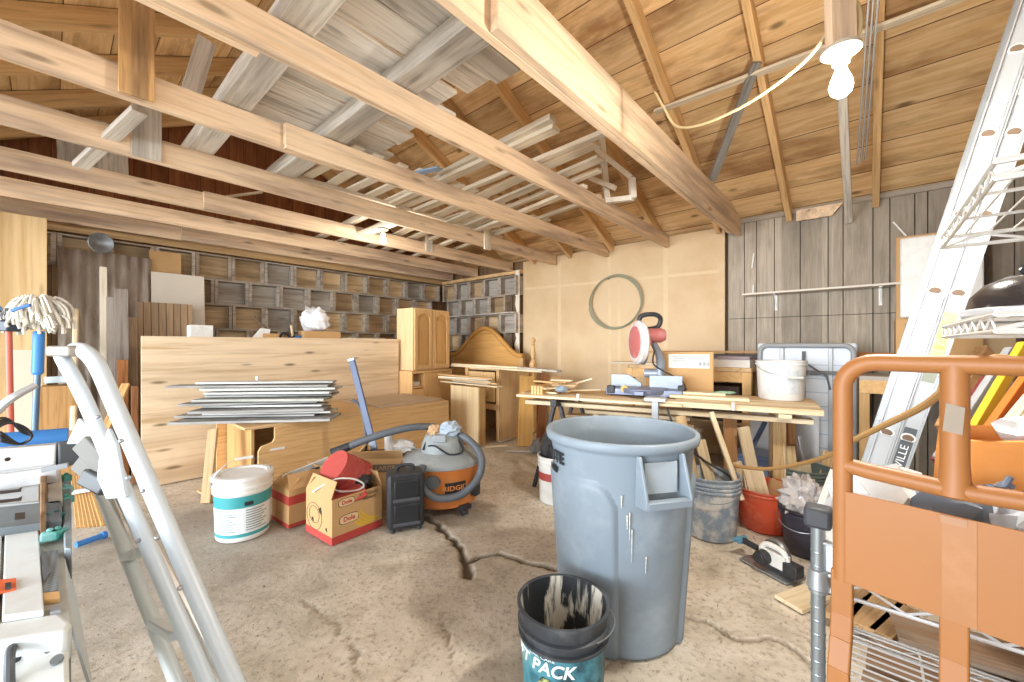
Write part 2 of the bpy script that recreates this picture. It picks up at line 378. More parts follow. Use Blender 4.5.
# front wall behind the camera: piers and header around the open doorway, right gable header
m = MB(); m.box((FW - .04, 5.2, 1.2), (.08, 1.1, 2.4)); m.box((FW - .04, -.5, 1.2), (.08, .9, 2.4)); m.box((FW - .04, 2.3, 2.3), (.08, 5, .24))
struct(m.build('wall_front', gable_boards, rz=PHI))
# --- roof decks
deck = boards('roof_deck_boards', '#f0cf9e', '#d3a669', .27, 'Y', seam='#6a4320', stain='#8a5a30', knots=.85, grain=.9, stain_amt=.75)
def deck_slab(name, sign):
    n = Vector((0.5 * sign, 1.0)).normalized()
    half = D - RIDGE + (.15 if sign > 0 else .1); Ls = half * math.sqrt(1.25)
    y = Vector((-sign / math.sqrt(1.25) * UX, -sign / math.sqrt(1.25) * UY, .5 / math.sqrt(1.25)))
    x = Vector((-UY, UX, 0)); 
    if sign < 0: x = -x
    z = x.cross(y)
    M = Matrix((x, y, z)).transposed().to_4x4()
    um = RIDGE + sign * half / 2
    M.translation = RU(um, (LW + RW) / 2, roof_z(um) + .045)
    m = MB(); m.box((0, 0, 0), (LW - RW + .3, Ls, .02)); o = m.build(name, deck); o.matrix_world = M; return struct(o)
deck_slab('ceiling', 1); deck_slab('ceiling', -1)
RG = 'sloping roof rafters'
rv = [-.66, -.05, .555, 1.17, 1.78, 2.39, 3.0, 3.61, 4.22, 4.83, 5.44]
names_v = ['behind the leaning extension ladder', 'behind the hanging bulb above the grey paneling', 'above the thin wall shelf', 'beside the end of the thick doubled joist',
           'above the thin white attic frame', 'behind the white slats in the attic', 'fourth in from the crate gable', 'over the grey attic planks', 'third in from the crate gable', 'second in from the crate gable', 'lying against the crate gable']
for sgn, nm in ((1, 'rear'), (-1, 'front')):
    for v, ds in zip(rv, names_v):
        if sgn < 0 and v < 1.5: continue
        e0 = D + .0 if sgn > 0 else 2 * RIDGE - D
        p0 = RU(e0, v, roof_z(e0) - .03); p1 = RU(RIDGE + sgn * .05, v, roof_z(RIDGE) - .055)
        stick('rafter', 'orange wooden rafter on the %s roof slope, %s' % (nm, ds), 'rafter', p0 - Vector((0, 0, .012)), p1 - Vector((0, 0, .012)), .046, .125, rafter_lumber, RG)
stick('ridge_board', 'wooden ridge board where the two plank roof slopes meet', 'beam', RU(RIDGE, RW + .05, roof_z(RIDGE) - .06), RU(RIDGE, LW - .03, roof_z(RIDGE) - .06), .03, .16, rafter_lumber)
# --- ceiling joists, each lapped from two timbers
JV = [1.0, 1.72, 2.47, 3.26, 4.05, 4.81, 5.42]
JS = [1.02, .17, .86, -1.38, .81, -1.38, .9]
JH = [.24, .14, .14, .145, .14, .14, .14]
jn = ['thick doubled ceiling joist beside the open roof bay, closest to the hanging bulb board', 'ceiling joist next after the thick doubled one', 'ceiling joist third from the open roof bay, its lap joint showing',
      'ceiling joist fourth from the open roof bay, carrying two hanging scraps', 'ceiling joist fifth from the open roof bay, behind the far lit bulb', 'ceiling joist one in from the crate wall', 'ceiling joist lying along the top of the crate wall']
for i, (v, u0, h) in enumerate(zip(JV, JS, JH)):
    t = .038; ue = D - .03
    top = lambda u: min(HJ + h, roof_z(u) - .015)
    poly = [(u0, HJ), (ue, HJ), (ue, top(ue)), (ue - .35, top(ue - .35)), (u0, top(u0))]
    uc = (u0 + ue) / 2; M = Matrix(((1, 0, 0, -uc), (0, 0, -1, t / 2), (0, 1, 0, -HJ), (0, 0, 0, 1)))
    m = MB(); m.prism(poly, t, M); o = m.build('ceiling_joist', new_lumber, loc=RU(uc, v - .02, HJ), rz=PHI, bev=.003)
    tag(o, jn[i], 'joist', 'ceiling joists')
    if u0 > -1:
        ue2 = u0 + (.35 if i else 3.4); uc = (FW + ue2) / 2; m = MB(); m.box((0, 0, .07 if i else .115), (ue2 - FW, t, .14 if i else .23))
        tag(m.build('ceiling_joist', new_lumber, loc=RU(uc, v + .021, HJ), rz=PHI, bev=.003), 'lapped timber bolted behind the ' + jn[i].split(',')[0], 'joist', 'lapped joist timbers')
# short hanging scraps and boards
def hang(name, label, v, u, z0, z1, w, mat, side=-1, off=0.0):
    return stick(name, label, 'board', RU(u, v + side * (.05 + off), z0), RU(u, v + side * (.05 + off), z1), w, .02, mat, 'upright boards nailed to the joists', up=(-UY, UX, 0), rag=.002)
p = onv(137, 60, 2.42); u_, v_ = ruv(p); hang('hanger_board', 'stained upright board nailed on the third joist from the open bay', 2.47, u_, onv(137, 97, 2.42).z, 2.95, .118, wood('stained_board', '#cba06b', '#a27546', 'X', stain='#5f4a38', stain_amt=.7, knots=.6))
p = onv(147, 140, 3.2); u_, v_ = ruv(p); hang('hanger_board', 'grey upright board nailed on the fourth joist from the open bay', 3.26, u_, onv(147, 158, 3.2).z, 2.75, .135, grey_lumber)
p = onv(429, 240, 4.0); u_, v_ = ruv(p); hang('hanger_board', 'small grey scrap hanging from the fifth joist beyond the far bulb', 4.05, u_, onv(431, 252, 4.0).z, 2.47, .10, grey_lumber)
p = onv(488, 240, 3.2); u_, v_ = ruv(p); hang('hanger_board', 'small pale scrap hanging from the fourth joist close to the back wall', 3.26, u_, onv(489, 250, 3.2).z, 2.47, .10, pale_lumber)
# --- attic: two grey timbers across the joists, weathered planks on them
ZT = HJ + .145
attic_grey = wood('attic_grey', '#e9e4dc', '#bdb5aa', 'X', 1.2, stain='#968c81', stain_amt=.55, knots=.5)
for u, lab in ((1.14, 'grey weathered timber across the joists under the loose attic planks, toward the back wall'), (.64, 'grey weathered timber across the joists under the attic planks, toward the doorway')):
    stick('attic_timber', lab, 'timber', RU(u, 1.09, ZT + .046), RU(u, 3.62 if u < 1 else 3.45, ZT + .046), .13, .09, grey_lumber, 'grey timbers on the joists', rag=.004)
zp = ZT + .115; vv = 1.08
lens = [1.36, 1.52, 1.48, 1.44, 1.58, 1.50, 1.56, 1.53, 1.62, 1.66, 1.58]
for k, L in enumerate(lens):
    wd = random.uniform(.15, .19); vv += wd / 2 + .013
    stick('attic_plank', 'weathered grey plank lying on the attic timbers, row %s from the open roof bay' % ['one', 'two', 'three', 'four', 'five', 'six', 'seven', 'eight', 'nine', 'ten', 'eleven', 'twelve', 'thirteen', 'fourteen'][k], 'plank', RU(.72 + random.uniform(-.08, .05), vv, zp), RU(L, vv + random.uniform(-.02, .02), zp + random.uniform(-.003, .01)), wd, .02, attic_grey, 'weathered planks in the attic', rag=.002)
    vv += wd / 2
# gray battens on the far side of the planks and thin lath pieces
for a, b, w_, lab in (((615, 42), (560, 96), .05, 'thin grey batten leaning in the rafters by the third joist'),):
    pass
stick('batten', 'slim grey batten rising behind the third joist beside the attic timber', 'batten', onv(190, 96, 2.75), onv(207, 40, 2.75), .085, .02, attic_grey, up=(-UY, UX, 0))
stick('batten', 'dark edged grey batten leaning beside the attic timber end', 'batten', onv(218, 100, 2.6), onv(238, 62, 2.6), .06, .025, grey_lumber)
stick('batten', 'pale strip of wood sloping under the red gable boards', 'batten', onv(226, 197, 4.4), onv(262, 192, 4.4), .04, .02, pale_lumber)
stick('batten', 'grey batten crossing between the third and fourth joists below the copper gable', 'batten', onv(80, 166, 3.6), onv(140, 110, 2.9), .07, .03, grey_lumber)
# boards near the gable seen through the joists
for k, (px, py0, py1, w_) in enumerate(((78, 126, 168, .17), (112, 124, 174, .16))):
    stick('gable_board', ['grey board with a stained face standing by the crate gable', 'darker grey board standing second by the crate gable'][k], 'board', onv(px, py1, 5.2), onv(px - 2, py0, 5.2), w_ * 1.4, .02, grey_lumber, up=(UY, -UX, 0))
# --- pile of white trim pieces in the attic beyond the planks, along the back slope
def attic(px0, py0, px1, py1, z, w_, h_, lab, mat=pale_lumber, nm='trim_piece'):
    def onz(px, py): 
        Y = (z - CAMH) * FOC / (HOR - py); return Vector(((px - CX) / FOC * Y, Y, z))
    return stick(nm, lab, 'trim', onz(px0, py0), onz(px1, py1), w_, h_, mat, 'loose trim in the attic', rag=.002)
Z0 = HJ + .16
attic(300, 247, 553, 118, Z0 + .05, .06, .035, 'long cream trim strip, uppermost of the attic trim pile')
attic(318, 238, 556, 128, Z0 + .02, .07, .03, 'long cream trim strip, second of the attic trim pile')
attic(330, 245, 630, 122, Z0 + .02, .045, .03, 'pale brown strip crossing the attic under the white frame')
attic(352, 255, 596, 143, Z0 + .03, .10, .02, 'wide whitewashed board in the attic beside the white frame')
attic(365, 258, 601, 158, Z0 + .01, .09, .02, 'wide whitewashed board with bark edge in the attic pile')
attic(375, 262, 600, 170, Z0 + .02, .05, .03, 'narrow bleached stick toward the back of the attic pile')
attic(390, 266, 585, 186, Z0 + .0, .06, .03, 'narrow bleached stick nearly at the back wall in the attic')
attic(420, 262, 600, 196, Z0 + .02, .05, .03, 'crooked pale stick over the end of the joists by the back wall')
attic(395, 178, 440, 168, Z0 + .015, .06, .012, 'blue painted strip lying in the attic trim pile', plain('blue_paint_strip', '#8fa9c4', .6))
# row of white slats (an old slatted bed base) across the joists
slat_mat = plain('white_slat', '#e9e0cd', .6, dirt='#b9a98c', dirt_amt=.5)
r = T('slatted_base', 'old white slatted base lying across the joists before the far bulb', 'slatted base', RU(2.47, 2.95, Z0 + .02), PHI)
for k in range(13): mm = MB(); mm.box((-1.15 + k * .17 + random.uniform(-.01, .01), random.uniform(-.03, .03), 0.015), (.075, .95, .014), (0, 0, random.uniform(-.05, .05))); mm.build('slat', slat_mat, r)
for q in (-.3, .3): mm = MB(); mm.box((-.1, q, -.005), (2.3, .04, .024)); mm.build('rail', pale_lumber, r)
# white frame (old window sash) hanging at the back slope
wf = plain('white_painted_wood', '#e4ddd0', .6, dirt='#a8987f', dirt_amt=.5, dscale=14)
pa, pb, pc = onu(597, 152, 3.1), onu(632, 186, 3.3), onu(608, 196, 3.3)
fr_ = T('window_frame', 'white painted wooden frame hanging at the back of the attic', 'frame', RU(3.2, ruv(pa)[1], 2.75), PHI)
def seg(a, b, w_=.05, nm='rail'):
    mm = MB(); mm.bar(fr_m @ a, fr_m @ b, w_, .04); mm.build(nm, wf, fr_, bev=.003)
fr_m = (Matrix.Translation(fr_.location) @ Matrix.Rotation(PHI, 4, 'Z')).inverted()
A_, B_, C_, D_ = onu(597, 150, 3.15), onu(632, 178, 3.15), onu(633, 198, 3.15), onu(606, 201, 3.15)
seg(A_, B_); seg(B_, C_); seg(C_, D_); seg(onu(600, 118, 3.2), onu(607, 200, 3.2), .05, 'stile'); seg(onu(615, 188, 3.15), onu(590, 178, 3.15))
# white strip under the rafters and the braces
stick('batten', 'long white strip running under the rafters behind the hanging bulb', 'batten', onu(655, 112, 3.15), onu(985, -12, 3.15), .055, .02, pale_lumber)
stick('brace', 'dark grey brace leaning against the rafters beside the doubled joist', 'brace', onu(712, 180, 3.6), onu(757, 62, 3.1), .06, .03, wood('dark_grey_lumber', '#8c8882', '#5f5b57', 'X'))
for k, dx in enumerate((0, 6, 12)):
    stick('metal_strip', ['slim grey metal strip hanging behind the bulb board, closest to it', 'slim grey metal strip, middle of the three behind the bulb board', 'slim grey metal strip, farthest out behind the bulb board'][k], 'strip', onu(857 + dx * .7, 165 - 3 * k, 3.3), onu(870 + dx * .8, -20, 2.6), .010, .010, plain('dull_metal', '#9a9894', .5, .6))
# --- crates built into the left and back walls
def crate_kind(nm, pcol, fcol):
    return wood('crate_frame_' + nm, fcol[0], fcol[1], 'X', 1.3, stain='#6a5f54', stain_amt=.6), wood('crate_panel_' + nm, pcol[0], pcol[1], 'X', 1.0, stain='#6a5238', stain_amt=.5, knots=.5)
kinds = [crate_kind('tan', ('#e6c89c', '#c9a473'), ('#c2b5a4', '#95897b')), crate_kind('grey', ('#b9b0a4', '#968d82'), ('#b9ad9f', '#8c8175')), crate_kind('brown', ('#c7a981', '#a58660'), ('#b6a591', '#887a69'))]
proto = []
CWD, CH, CDP = .333, .2785, .17
for km in kinds:
    r = T('wooden_crate', 'weathered wooden crate', 'crate')
    m = MB(); t = .014; xw = CWD / 2
    m.box((0, 0, t / 2), (CWD, CDP, t)); m.box((0, 0, CH - t / 2), (CWD, CDP, t))
    for s_ in (-1, 1):
        m.box((s_ * (xw - t / 2), 0, CH / 2), (t, CDP, CH - 2 * t))
        m.box((s_ * (xw - .022), -CDP / 2 + .012, CH / 2), (.022, .022, CH - 2 * t - .002))
    m.build('crate_frame', km[0], r, bev=.002)
    m = MB(); m.box((0, CDP / 2 - .05, CH / 2), (CWD - 2 * t - .001, .012, CH - 2 * t - .001)); m.build('back_panel', km[1], r)
    proto.append(r)
used = [False] * 3
def crate(k, loc, rz, label, group):
    src = proto[k]
    if not used[k]: used[k] = True; o = src
    else:
        o = src.copy(); COL.objects.link(o)
        for ch in src.children: c2 = ch.copy(); COL.objects.link(c2); c2.parent = o
    o.location = loc; o.rotation_euler = (0, 0, rz); o['label'] = label; o['group'] = group
ordn = ['first', 'second', 'third', 'fourth', 'fifth', 'sixth', 'seventh', 'eighth', 'ninth', 'tenth', 'eleventh', 'twelfth', 'thirteenth', 'fourteenth']
tops = [2.17, 1.89, 1.61, 1.33]; rown = ['the top', 'the second', 'the third', 'the fourth']
kc = [0, 0, 2, 1, 0, 2, 0, 1, 2, 0, 2]
for ri, zt in enumerate(tops):
    u = 4.42 - (ri % 2) * .165 - .17; j = 0
    while u > (-.3 if ri < 1 else .3):
        k = random.choice(kc) if not (ri == 1 and u < 2.2) else random.choice([1, 1, 2])
        crate(k, RU(u, LW - .02 - CDP / 2, zt - CH), PHI, 'weathered wooden crate in %s row of the long crate wall, %s from the corner' % (rown[ri], ordn[j]), 'crates on the long wall')
        u -= .335 + random.uniform(0, .004); j += 1
    v = LW - .2 - .17 - (ri % 2) * .12; j = 0
    while v > 3.98:
        crate(random.choice([1, 1, 2, 0]), RU(D - CDP / 2 + .01, v, zt - CH), PHI - math.pi / 2, 'grey wooden crate in %s row of the back wall, %s from the corner' % (rown[ri], ordn[j]), 'crates on the back wall')
        v -= .335; j += 1
m = MB()
edge = [(0, .9)]; 
pts = []
for i in range(14):
    z = .95 + i * .1; pts.append((random.uniform(.03, .075) if i % 2 else random.uniform(.06, .1), z))
poly = [(0, .95)] + [(a, b) for a, b in pts] + [(0, 2.25)]
m.prism(poly, .012, Matrix(((0, 0, 1, 0), (1, 0, 0, 0), (0, 1, 0, 0), (0, 0, 0, 1))))
tag(m.build('plaster_edge', plain('torn_plaster', '#e6dccb', .8, dirt='#a5947c', dirt_amt=.6), loc=RU(D - .1, 3.83, 0), rz=PHI), 'torn white plaster edge between the crates and the tan hardboard', 'plaster')
# ================================================================ shared materials for the things
white_pl = plain('white_plastic', '#e6e6e2', .45, dirt='#b9b3a6', dirt_amt=.4)
grey_pl = plain('grey_plastic', '#9aa5ad', .5, dirt='#c9ced0', dirt_amt=.35, dscale=5)
black_pl = plain('black_plastic', '#2b2d31', .5, dirt='#5d5d5c', dirt_amt=.4)
alu = plain('aluminium', '#d9dadb', .35, .55, dirt='#aaa9a6', dirt_amt=.4)
steel = plain('dusty_steel', '#a9adb0', .4, .7, dirt='#c9c5bd', dirt_amt=.5)
orange_pt = plain('orange_paint', '#a36b39', .5, dirt='#955e30', dirt_amt=.4, dscale=4)
card = plain('cardboard', '#c79f6d', .8, dirt='#b0854f', dirt_amt=.35, dscale=3)
card_in = plain('cardboard_inside', '#a98253', .85)
red_pl = plain('red_plastic', '#b54a43', .5, dirt='#cc8a80', dirt_amt=.5, dscale=6)
oak = wood('oak', '#dcb27a', '#c59355', 'Z', 1.1); oak_h = wood('oak', '#dcb27a', '#c59355', 'X', 1.1)
pine_h = wood('pine', '#dfb67e', '#cb9d62', 'X', .8, knots=.3); pine_v = wood('pine', '#dfb67e', '#cb9d62', 'Z', .8, knots=.3)
dark_in = plain('dark_recess', '#3b2a1c', .8)
plyw = wood('plywood', '#dcbc90', '#c39a64', 'X', .55, stain='#a67c4c', stain_amt=.5, knots=.55)
rope = plain('tan_rope', '#b08a55', .8)
fabric_w = plain('white_fabric', '#dcdad6', .85, dirt='#a9a7a4', dirt_amt=.5)
cream = wood('cream_lumber', '#ead8b6', '#d3b98d', 'X', 1.0, stain='#b39468', stain_amt=.4)
paint_w = plain('white_paint_drip', '#e4e0d6', .5)
def ball(m, c, r, n=12): m.lathe([(r * math.sin(math.pi * i / n), -r * math.cos(math.pi * i / n)) for i in range(n + 1)], 16, c); return m
# ---------------------------------------------------------------- buckets
def bucket(name, label, loc, rt, rb, h, body, inside=None, rings=(.80, .86, .92), bail=None, lid=None, rz=0.0, rot=None, group=None, fill=None, cat='bucket', bail_mat=None, wall=.004, grip=False):
    r = T(name, label, cat, loc, rz, group, rot); R = lambda z: rb + (rt - rb) * z / h
    m = MB(); prof = [(0, .004), (rb - .008, .0), (rb, .008)]
    zs = sorted(rings)
    for q in zs:
        z = q * h; prof += [(R(z) , z - .014), (R(z) + .009, z - .010), (R(z) + .009, z - .002), (R(z), z + .002)]
    prof += [(R(h) + .001, h - .012), (R(h) + .008, h - .008), (R(h) + .008, h - .001), (R(h) + .003, h), (R(h) - wall, h - .002)]
    m.lathe(prof, 48); m.mi = 1
    m.lathe([(R(h) - wall, h - .002), (R(h * .5) - wall, h * .5), (rb - wall, .012), (0, .012)], 48)
    m.build('body', [body, inside or body], r, sharp=50)
    if lid:
        m = MB(); m.lathe([(0, h - .002), (rt * .80, h - .001), (rt * .84, h + .006), (rt * .97, h + .008), (rt + .012, h + .004), (rt + .014, h - .016), (rt + .008, h - .018), (rt + .008, h - .004), (0, h - .006)], 48); m.build('lid', lid, r)
    if bail is not None:
        m = MB(); a0 = bail[0]; tilt = max(bail[1], -.36); pts = []
        for i in range(25):
            t = math.pi * i / 24; x = (R(h * .84) + .012) * math.cos(t); q = (R(h * .84) + .02) * (1.12 if tilt < 0 else 1.0) * math.sin(t)
            pts.append((x, -q * math.cos(tilt), h * .84 + q * math.sin(tilt)))
        M = Matrix.Rotation(a0, 4, 'Z'); m.tube([M @ Vector(p) for p in pts], .0022, 6)
        m.build('handle', bail_mat or steel, r)
        m = MB(); mid = M @ Vector(pts[12]); ax = (M @ Vector(pts[14]) - M @ Vector(pts[10])).normalized(); m.cyl(mid - ax * .045, mid + ax * .045, .009, n=12); m.build('grip', white_pl, r) if lid or grip else m.bm.free()
    return r
def band(parent, name, mat, R0, R1, z0, z1, a0=0, a1=2 * math.pi, off=.0012, n=40):
    m = MB(); vs = []
    for i in range(n + 1):
        a = a0 + (a1 - a0) * i / n; vs.append((m._v([((R0 + off) * math.cos(a), (R0 + off) * math.sin(a), z0), ((R1 + off) * math.cos(a), (R1 + off) * math.sin(a), z1)])))
    for p, q in zip(vs, vs[1:]): m._f([p[0], q[0], q[1], p[1]], True)
    return m.build(name, mat, parent)
# ---------------------------------------------------------------- large grey waste bin
tc = Vector((.453, 1.70, 0)); face_cam = math.atan2(-tc.y, -tc.x)
bin_mat = plain('bin_grey', '#84919c', .5, dirt='#b9c2c8', dirt_amt=.55, dscale=3.5, lo=.5, hi=.8, bumps=.06, bscale=40)
r = T('trash_can', 'big round grey plastic waste bin, open topped, in the middle of the floor', 'bin', tc)
m = MB()
NS = 160
def bin_r(a, z):
    base = .240 + .052 * (z / .74)
    d = (a - (face_cam - .25)) % (2 * math.pi)
    k = 0.0                                       # broad raised panels: two shoulders wrapping half way round
    for c0 in (face_cam - 1.0, face_cam - 1.0 + math.pi):
        dd = abs((a - c0 + math.pi) % (2 * math.pi) - math.pi)
        lim = .97; top = .645
        s1 = max(0, min(1, (lim - dd) / .035)); zz = top - .085 * max(0, (dd - lim + .28) / .28) ** 2
        s2 = max(0, min(1, (zz - z) / .02 + .5)); k = max(k, s1 * s2)
    return base + .016 * k - .010
rows = [0.0, .012, .05] + [.05 + .012 * i for i in range(1, 58)]
prev = None; fc = m._v([(0, 0, .004)])
rg = []
for z in rows:
    rg.append([m.bm.verts.new((bin_r(2 * math.pi * i / NS, z) * (.97 if z == 0 else 1) * math.cos(2 * math.pi * i / NS), bin_r(2 * math.pi * i / NS, z) * (.97 if z == 0 else 1) * math.sin(2 * math.pi * i / NS), z)) for i in range(NS)])
for z, rr in ((.752, .287), (.764, .291), (.768, .304), (.780, .307), (.797, .307), (.803, .302), (.803, .292), (.796, .287), (.6, .274), (.02, .232)):
    rg.append([m.bm.verts.new((rr * math.cos(2 * math.pi * i / NS), rr * math.sin(2 * math.pi * i / NS), z)) for i in range(NS)])
for a, b in zip(rg, rg[1:]):
    for k in range(NS): m._f([a[k], a[(k + 1) % NS], b[(k + 1) % NS], b[k]], True)
for ring_ in (rg[0], rg[-1]): m._f(ring_)
m.build('body', bin_mat, r, sharp=60)
for ha in (face_cam + .50, face_cam + .50 + math.pi):
    M = Matrix.Rotation(ha, 4, 'Z'); m = MB()
    for s_ in (-1, 1):
        m.prism([(.279, .765), (.300, .765), (.345, .625), (.345, .595), (.268, .585)], .012, M @ Matrix.Translation((0, s_ * .085 + .006, 0)) @ Matrix(((1, 0, 0, 0), (0, 0, -1, 0), (0, 1, 0, 0), (0, 0, 0, 1))))
    m.box((.332, 0, .608), (.030, .17, .028), M=M)
    m.build('handle', bin_mat, r, bev=.004)
    m = MB(); m.box((.288, 0, .685), (.008, .13, .11), M=M); m.build('handle_recess', plain('bin_grey_pale', '#a4b0b8', .5), r, bev=.002)
dk = plain('label_black', '#23272c', .6)
text('BRUTE', .062, dk, 'lettering', r, cyl=(.289, face_cam - 1.14, .705, .06), bold=.002, ext=.0012)
band(r, 'label', dk, .2845, .288, .625, .665, face_cam - 1.32, face_cam - 1.0, .001)
m = MB()                                              # paint splashes run down the front
for (a, z0, z1, w_) in ((.12, .56, .46, .0022), (.15, .50, .38, .0016), (.09, .55, .50, .003), (.02, .62, .575, .0025), (.34, .40, .34, .0015)):
    aa = face_cam + a; n_ = 10; vs = []
    for i in range(n_ + 1):
        z = z0 + (z1 - z0) * i / n_; rr = .240 + .052 * z / .74 + .0005; ww = w_ * (1 - .6 * i / n_) * (1 + .3 * math.sin(i * 2.1))
        vs.append(m._v([(rr * math.cos(aa - ww / rr), rr * math.sin(aa - ww / rr), z), (rr * math.cos(aa + ww / rr), rr * math.sin(aa + ww / rr), z)]))
    for p, q in zip(vs, vs[1:]): m._f([p[0], p[1], q[1], q[0]], True)
m.build('paint_splash', paint_w, r, solid=.002)
# ---------------------------------------------------------------- small black bucket before the bin
bp = Vector((.166, 1.315, 0)); fa = math.atan2(-bp.y, -bp.x)
drip = N('dripped_black'); v = drip.coord((19, 19, 4)); f = drip.ramp(drip.noise(v, 1.0, 5, .6, .5), [(.50, (0, 0, 0, 1)), (.57, (1, 1, 1, 1))])
c = drip.mix(f, hx('#2a2d31'), hx('#d8d3c4')); drip.col(c); drip.fin(.5)
r = bucket('bucket', 'small black bucket with white paint runs inside, standing before the grey bin', bp, .1415, .124, .325, plain('black_bucket', '#33373c', .5, dirt='#7a7d7f', dirt_amt=.5), drip.m, rings=(.74, .84), bail=(fa + math.pi / 2 + 2.3, -.10))
lab = N('bucket_print'); v = lab.coord(rand=False); n1 = lab.noise(v, 14, 4); c = lab.ramp(n1, [(.35, hx('#1d3f48')), (.5, hx('#3f7e8d')), (.62, hx('#5d949c')), (.72, hx('#9fb183'))]); lab.col(c); lab.fin(.5)
band(r, 'label', lab.m, .1245, .1360, .012, .228, fa - 1.35, fa + 1.15, .0018)
wt = plain('white_print', '#e8eeee', .5)
text('SOFT PACK', .054, wt, 'lettering', r, cyl=(.1366, fa - .78, .192, .054), shear=.25, bold=.001)
text('CAR CARE', .012, wt, 'lettering', r, cyl=(.1382, fa - .50, .222, .054), sx=1.6)
m = MB(); 
M_ = Matrix.Rotation(fa + .12, 4, 'Z') @ Matrix.Translation((.1335, 0, .130)) @ Matrix.Rotation(math.pi / 2, 4, 'Y')
m.lathe([(0, .003), (.018, .003), (.018, 0)], 24, M=M_); m.build('print_roundel', wt, r)
text('10', .016, dk, 'lettering', r, cyl=(.1385, fa + .12, .130, 0))
m = MB()
pts_ = [(-.62, .10), (-.48, .13), (-.30, .128), (-.16, .095), (-.18, .05), (-.35, .03), (-.60, .045)]
ym = plain('yellow_green_print', '#b9c07a', .5, dirt='#1c2a2c', dirt_amt=1.0, dscale=30, lo=.45, hi=.55)
vs = [m.bm.verts.new(((.129 + .054 * (z + .035)) * math.cos(fa + a), (.129 + .054 * (z + .035)) * math.sin(fa + a), z + .035)) for a, z in pts_]; m._f(vs); m.build('print_car', ym, r, solid=.002)
# ---------------------------------------------------------------- white pail with teal label
bp = Vector((-1.645, 2.477, 0)); fa = math.atan2(-bp.y, -bp.x)
r = bucket('bucket', 'white lidded pail with a teal label beside the cardboard fruit boxes', bp, .150, .138, .37, white_pl, rings=(.78, .85), bail=(fa + math.pi / 2 + .1, 1.25), lid=white_pl)
teal = plain('teal_label', '#3d9a9f', .5)
band(r, 'label', plain('label_paper', '#dfe5e6', .5), .1385, .1465, .02, .272, fa - 1.5, fa + 1.5, .001)
band(r, 'label_band', teal, .1445, .1468, .200, .268, fa - 1.5, fa + 1.5, .002); band(r, 'label_band', teal, .1385, .139, .03, .05, fa - 1.5, fa + 1.5, .002)
gl = plain('label_print', '#8c979c', .6)
m = MB()
for i in range(9):
    z = .065 + i * .0145; R = .139 + .0075 * z / .27 + .0022
    for a0, a1 in ((-1.1, -.25 - .1 * (i % 3)), (.1, .95 - .12 * ((i * 2) % 3))):
        vs = [[m.bm.verts.new((R * math.cos(fa + a0 + (a1 - a0) * k / 8), R * math.sin(fa + a0 + (a1 - a0) * k / 8), zz)) for k in range(9)] for zz in (z, z + .006)]
        for k in range(8): m._f([vs[0][k], vs[0][k + 1], vs[1][k + 1], vs[1][k]])
m.build('label_print', gl, r)
m = MB(); R = .1505; vs = [[m.bm.verts.new((R * math.cos(fa + a), R * math.sin(fa + a), z)) for a in (.05, .15, .25, .35)] for z in (.212, .235)]
for k in range(3): m._f([vs[0][k], vs[0][k + 1], vs[1][k + 1], vs[1][k]])
m.build('label_patch', dk, r)
# ---------------------------------------------------------------- buckets of offcuts on the far side of the bin
spl = plain('splashed_grey', '#8f9fb2', .55, dirt='#dcdcd8', dirt_amt=.9, dscale=10, lo=.47, hi=.62)
gb = gr(711, 533); r = bucket('bucket', 'grey-blue bucket splashed with white paint, holding a cardboard tube and offcuts', gb, .158, .138, .37, spl, spl, bail=(math.atan2(-gb.y, -gb.x) + math.pi / 2, -1.35))
rb_ = gr(766, 526); r = bucket('bucket', 'red-orange round tub of offcuts between the splashed bucket and the black pail', rb_, .185, .145, .26, plain('orange_red_plastic', '#cf5130', .5, dirt='#e0a48d', dirt_amt=.6, dscale=8), rings=(.93,), cat='tub')
tb = gr(805, 515); r = bucket('bucket', 'grey-green metal pail of offcuts behind the black bagged pail', tb, .150, .13, .33, plain('galvanized', '#8b9a98', .45, .5, dirt='#b9bfba', dirt_amt=.5), bail=(.5, -.9))
kb = gr(806, 552); r = bucket('bucket', 'black pail stuffed with a clear plastic bag beside the rack post', kb, .125, .10, .25, plain('black_purple', '#34303a', .5, dirt='#6c6872', dirt_amt=.4), rings=(.93,), bail=(math.atan2(-kb.y, -kb.x) + math.pi / 2 - .3, -.9))
m = MB(); crumple(m, (0, 0, 0), (.105, .10, .12), .5, 3, 4, freq=3.2)
o = m.build('plastic_bag', plain('clear_bag', '#bdb7b4', .2, dirt='#7f777a', dirt_amt=.8, dscale=16), loc=kb + Vector((-.005, 0, .29)), sharp=25); tag(o, 'crumpled clear plastic bag bulging out of the black pail', 'bag')
wb = gr(556, 500); r = bucket('bucket', 'white pail with a red band half hidden behind the grey bin', wb, .130, .120, .34, white_pl, rings=(.8, .9))
band(r, 'label_band', plain('red_label', '#a8443f', .5), .1265, .1278, .17, .225); 
m = MB(); crumple(m, (0, 0, 0), (.11, .11, .10), .3, 8, 3); tag(m.build('rag', black_pl, loc=wb + Vector((0, 0, .385))), 'dark rag heaped in the white red-banded pail', 'rag')
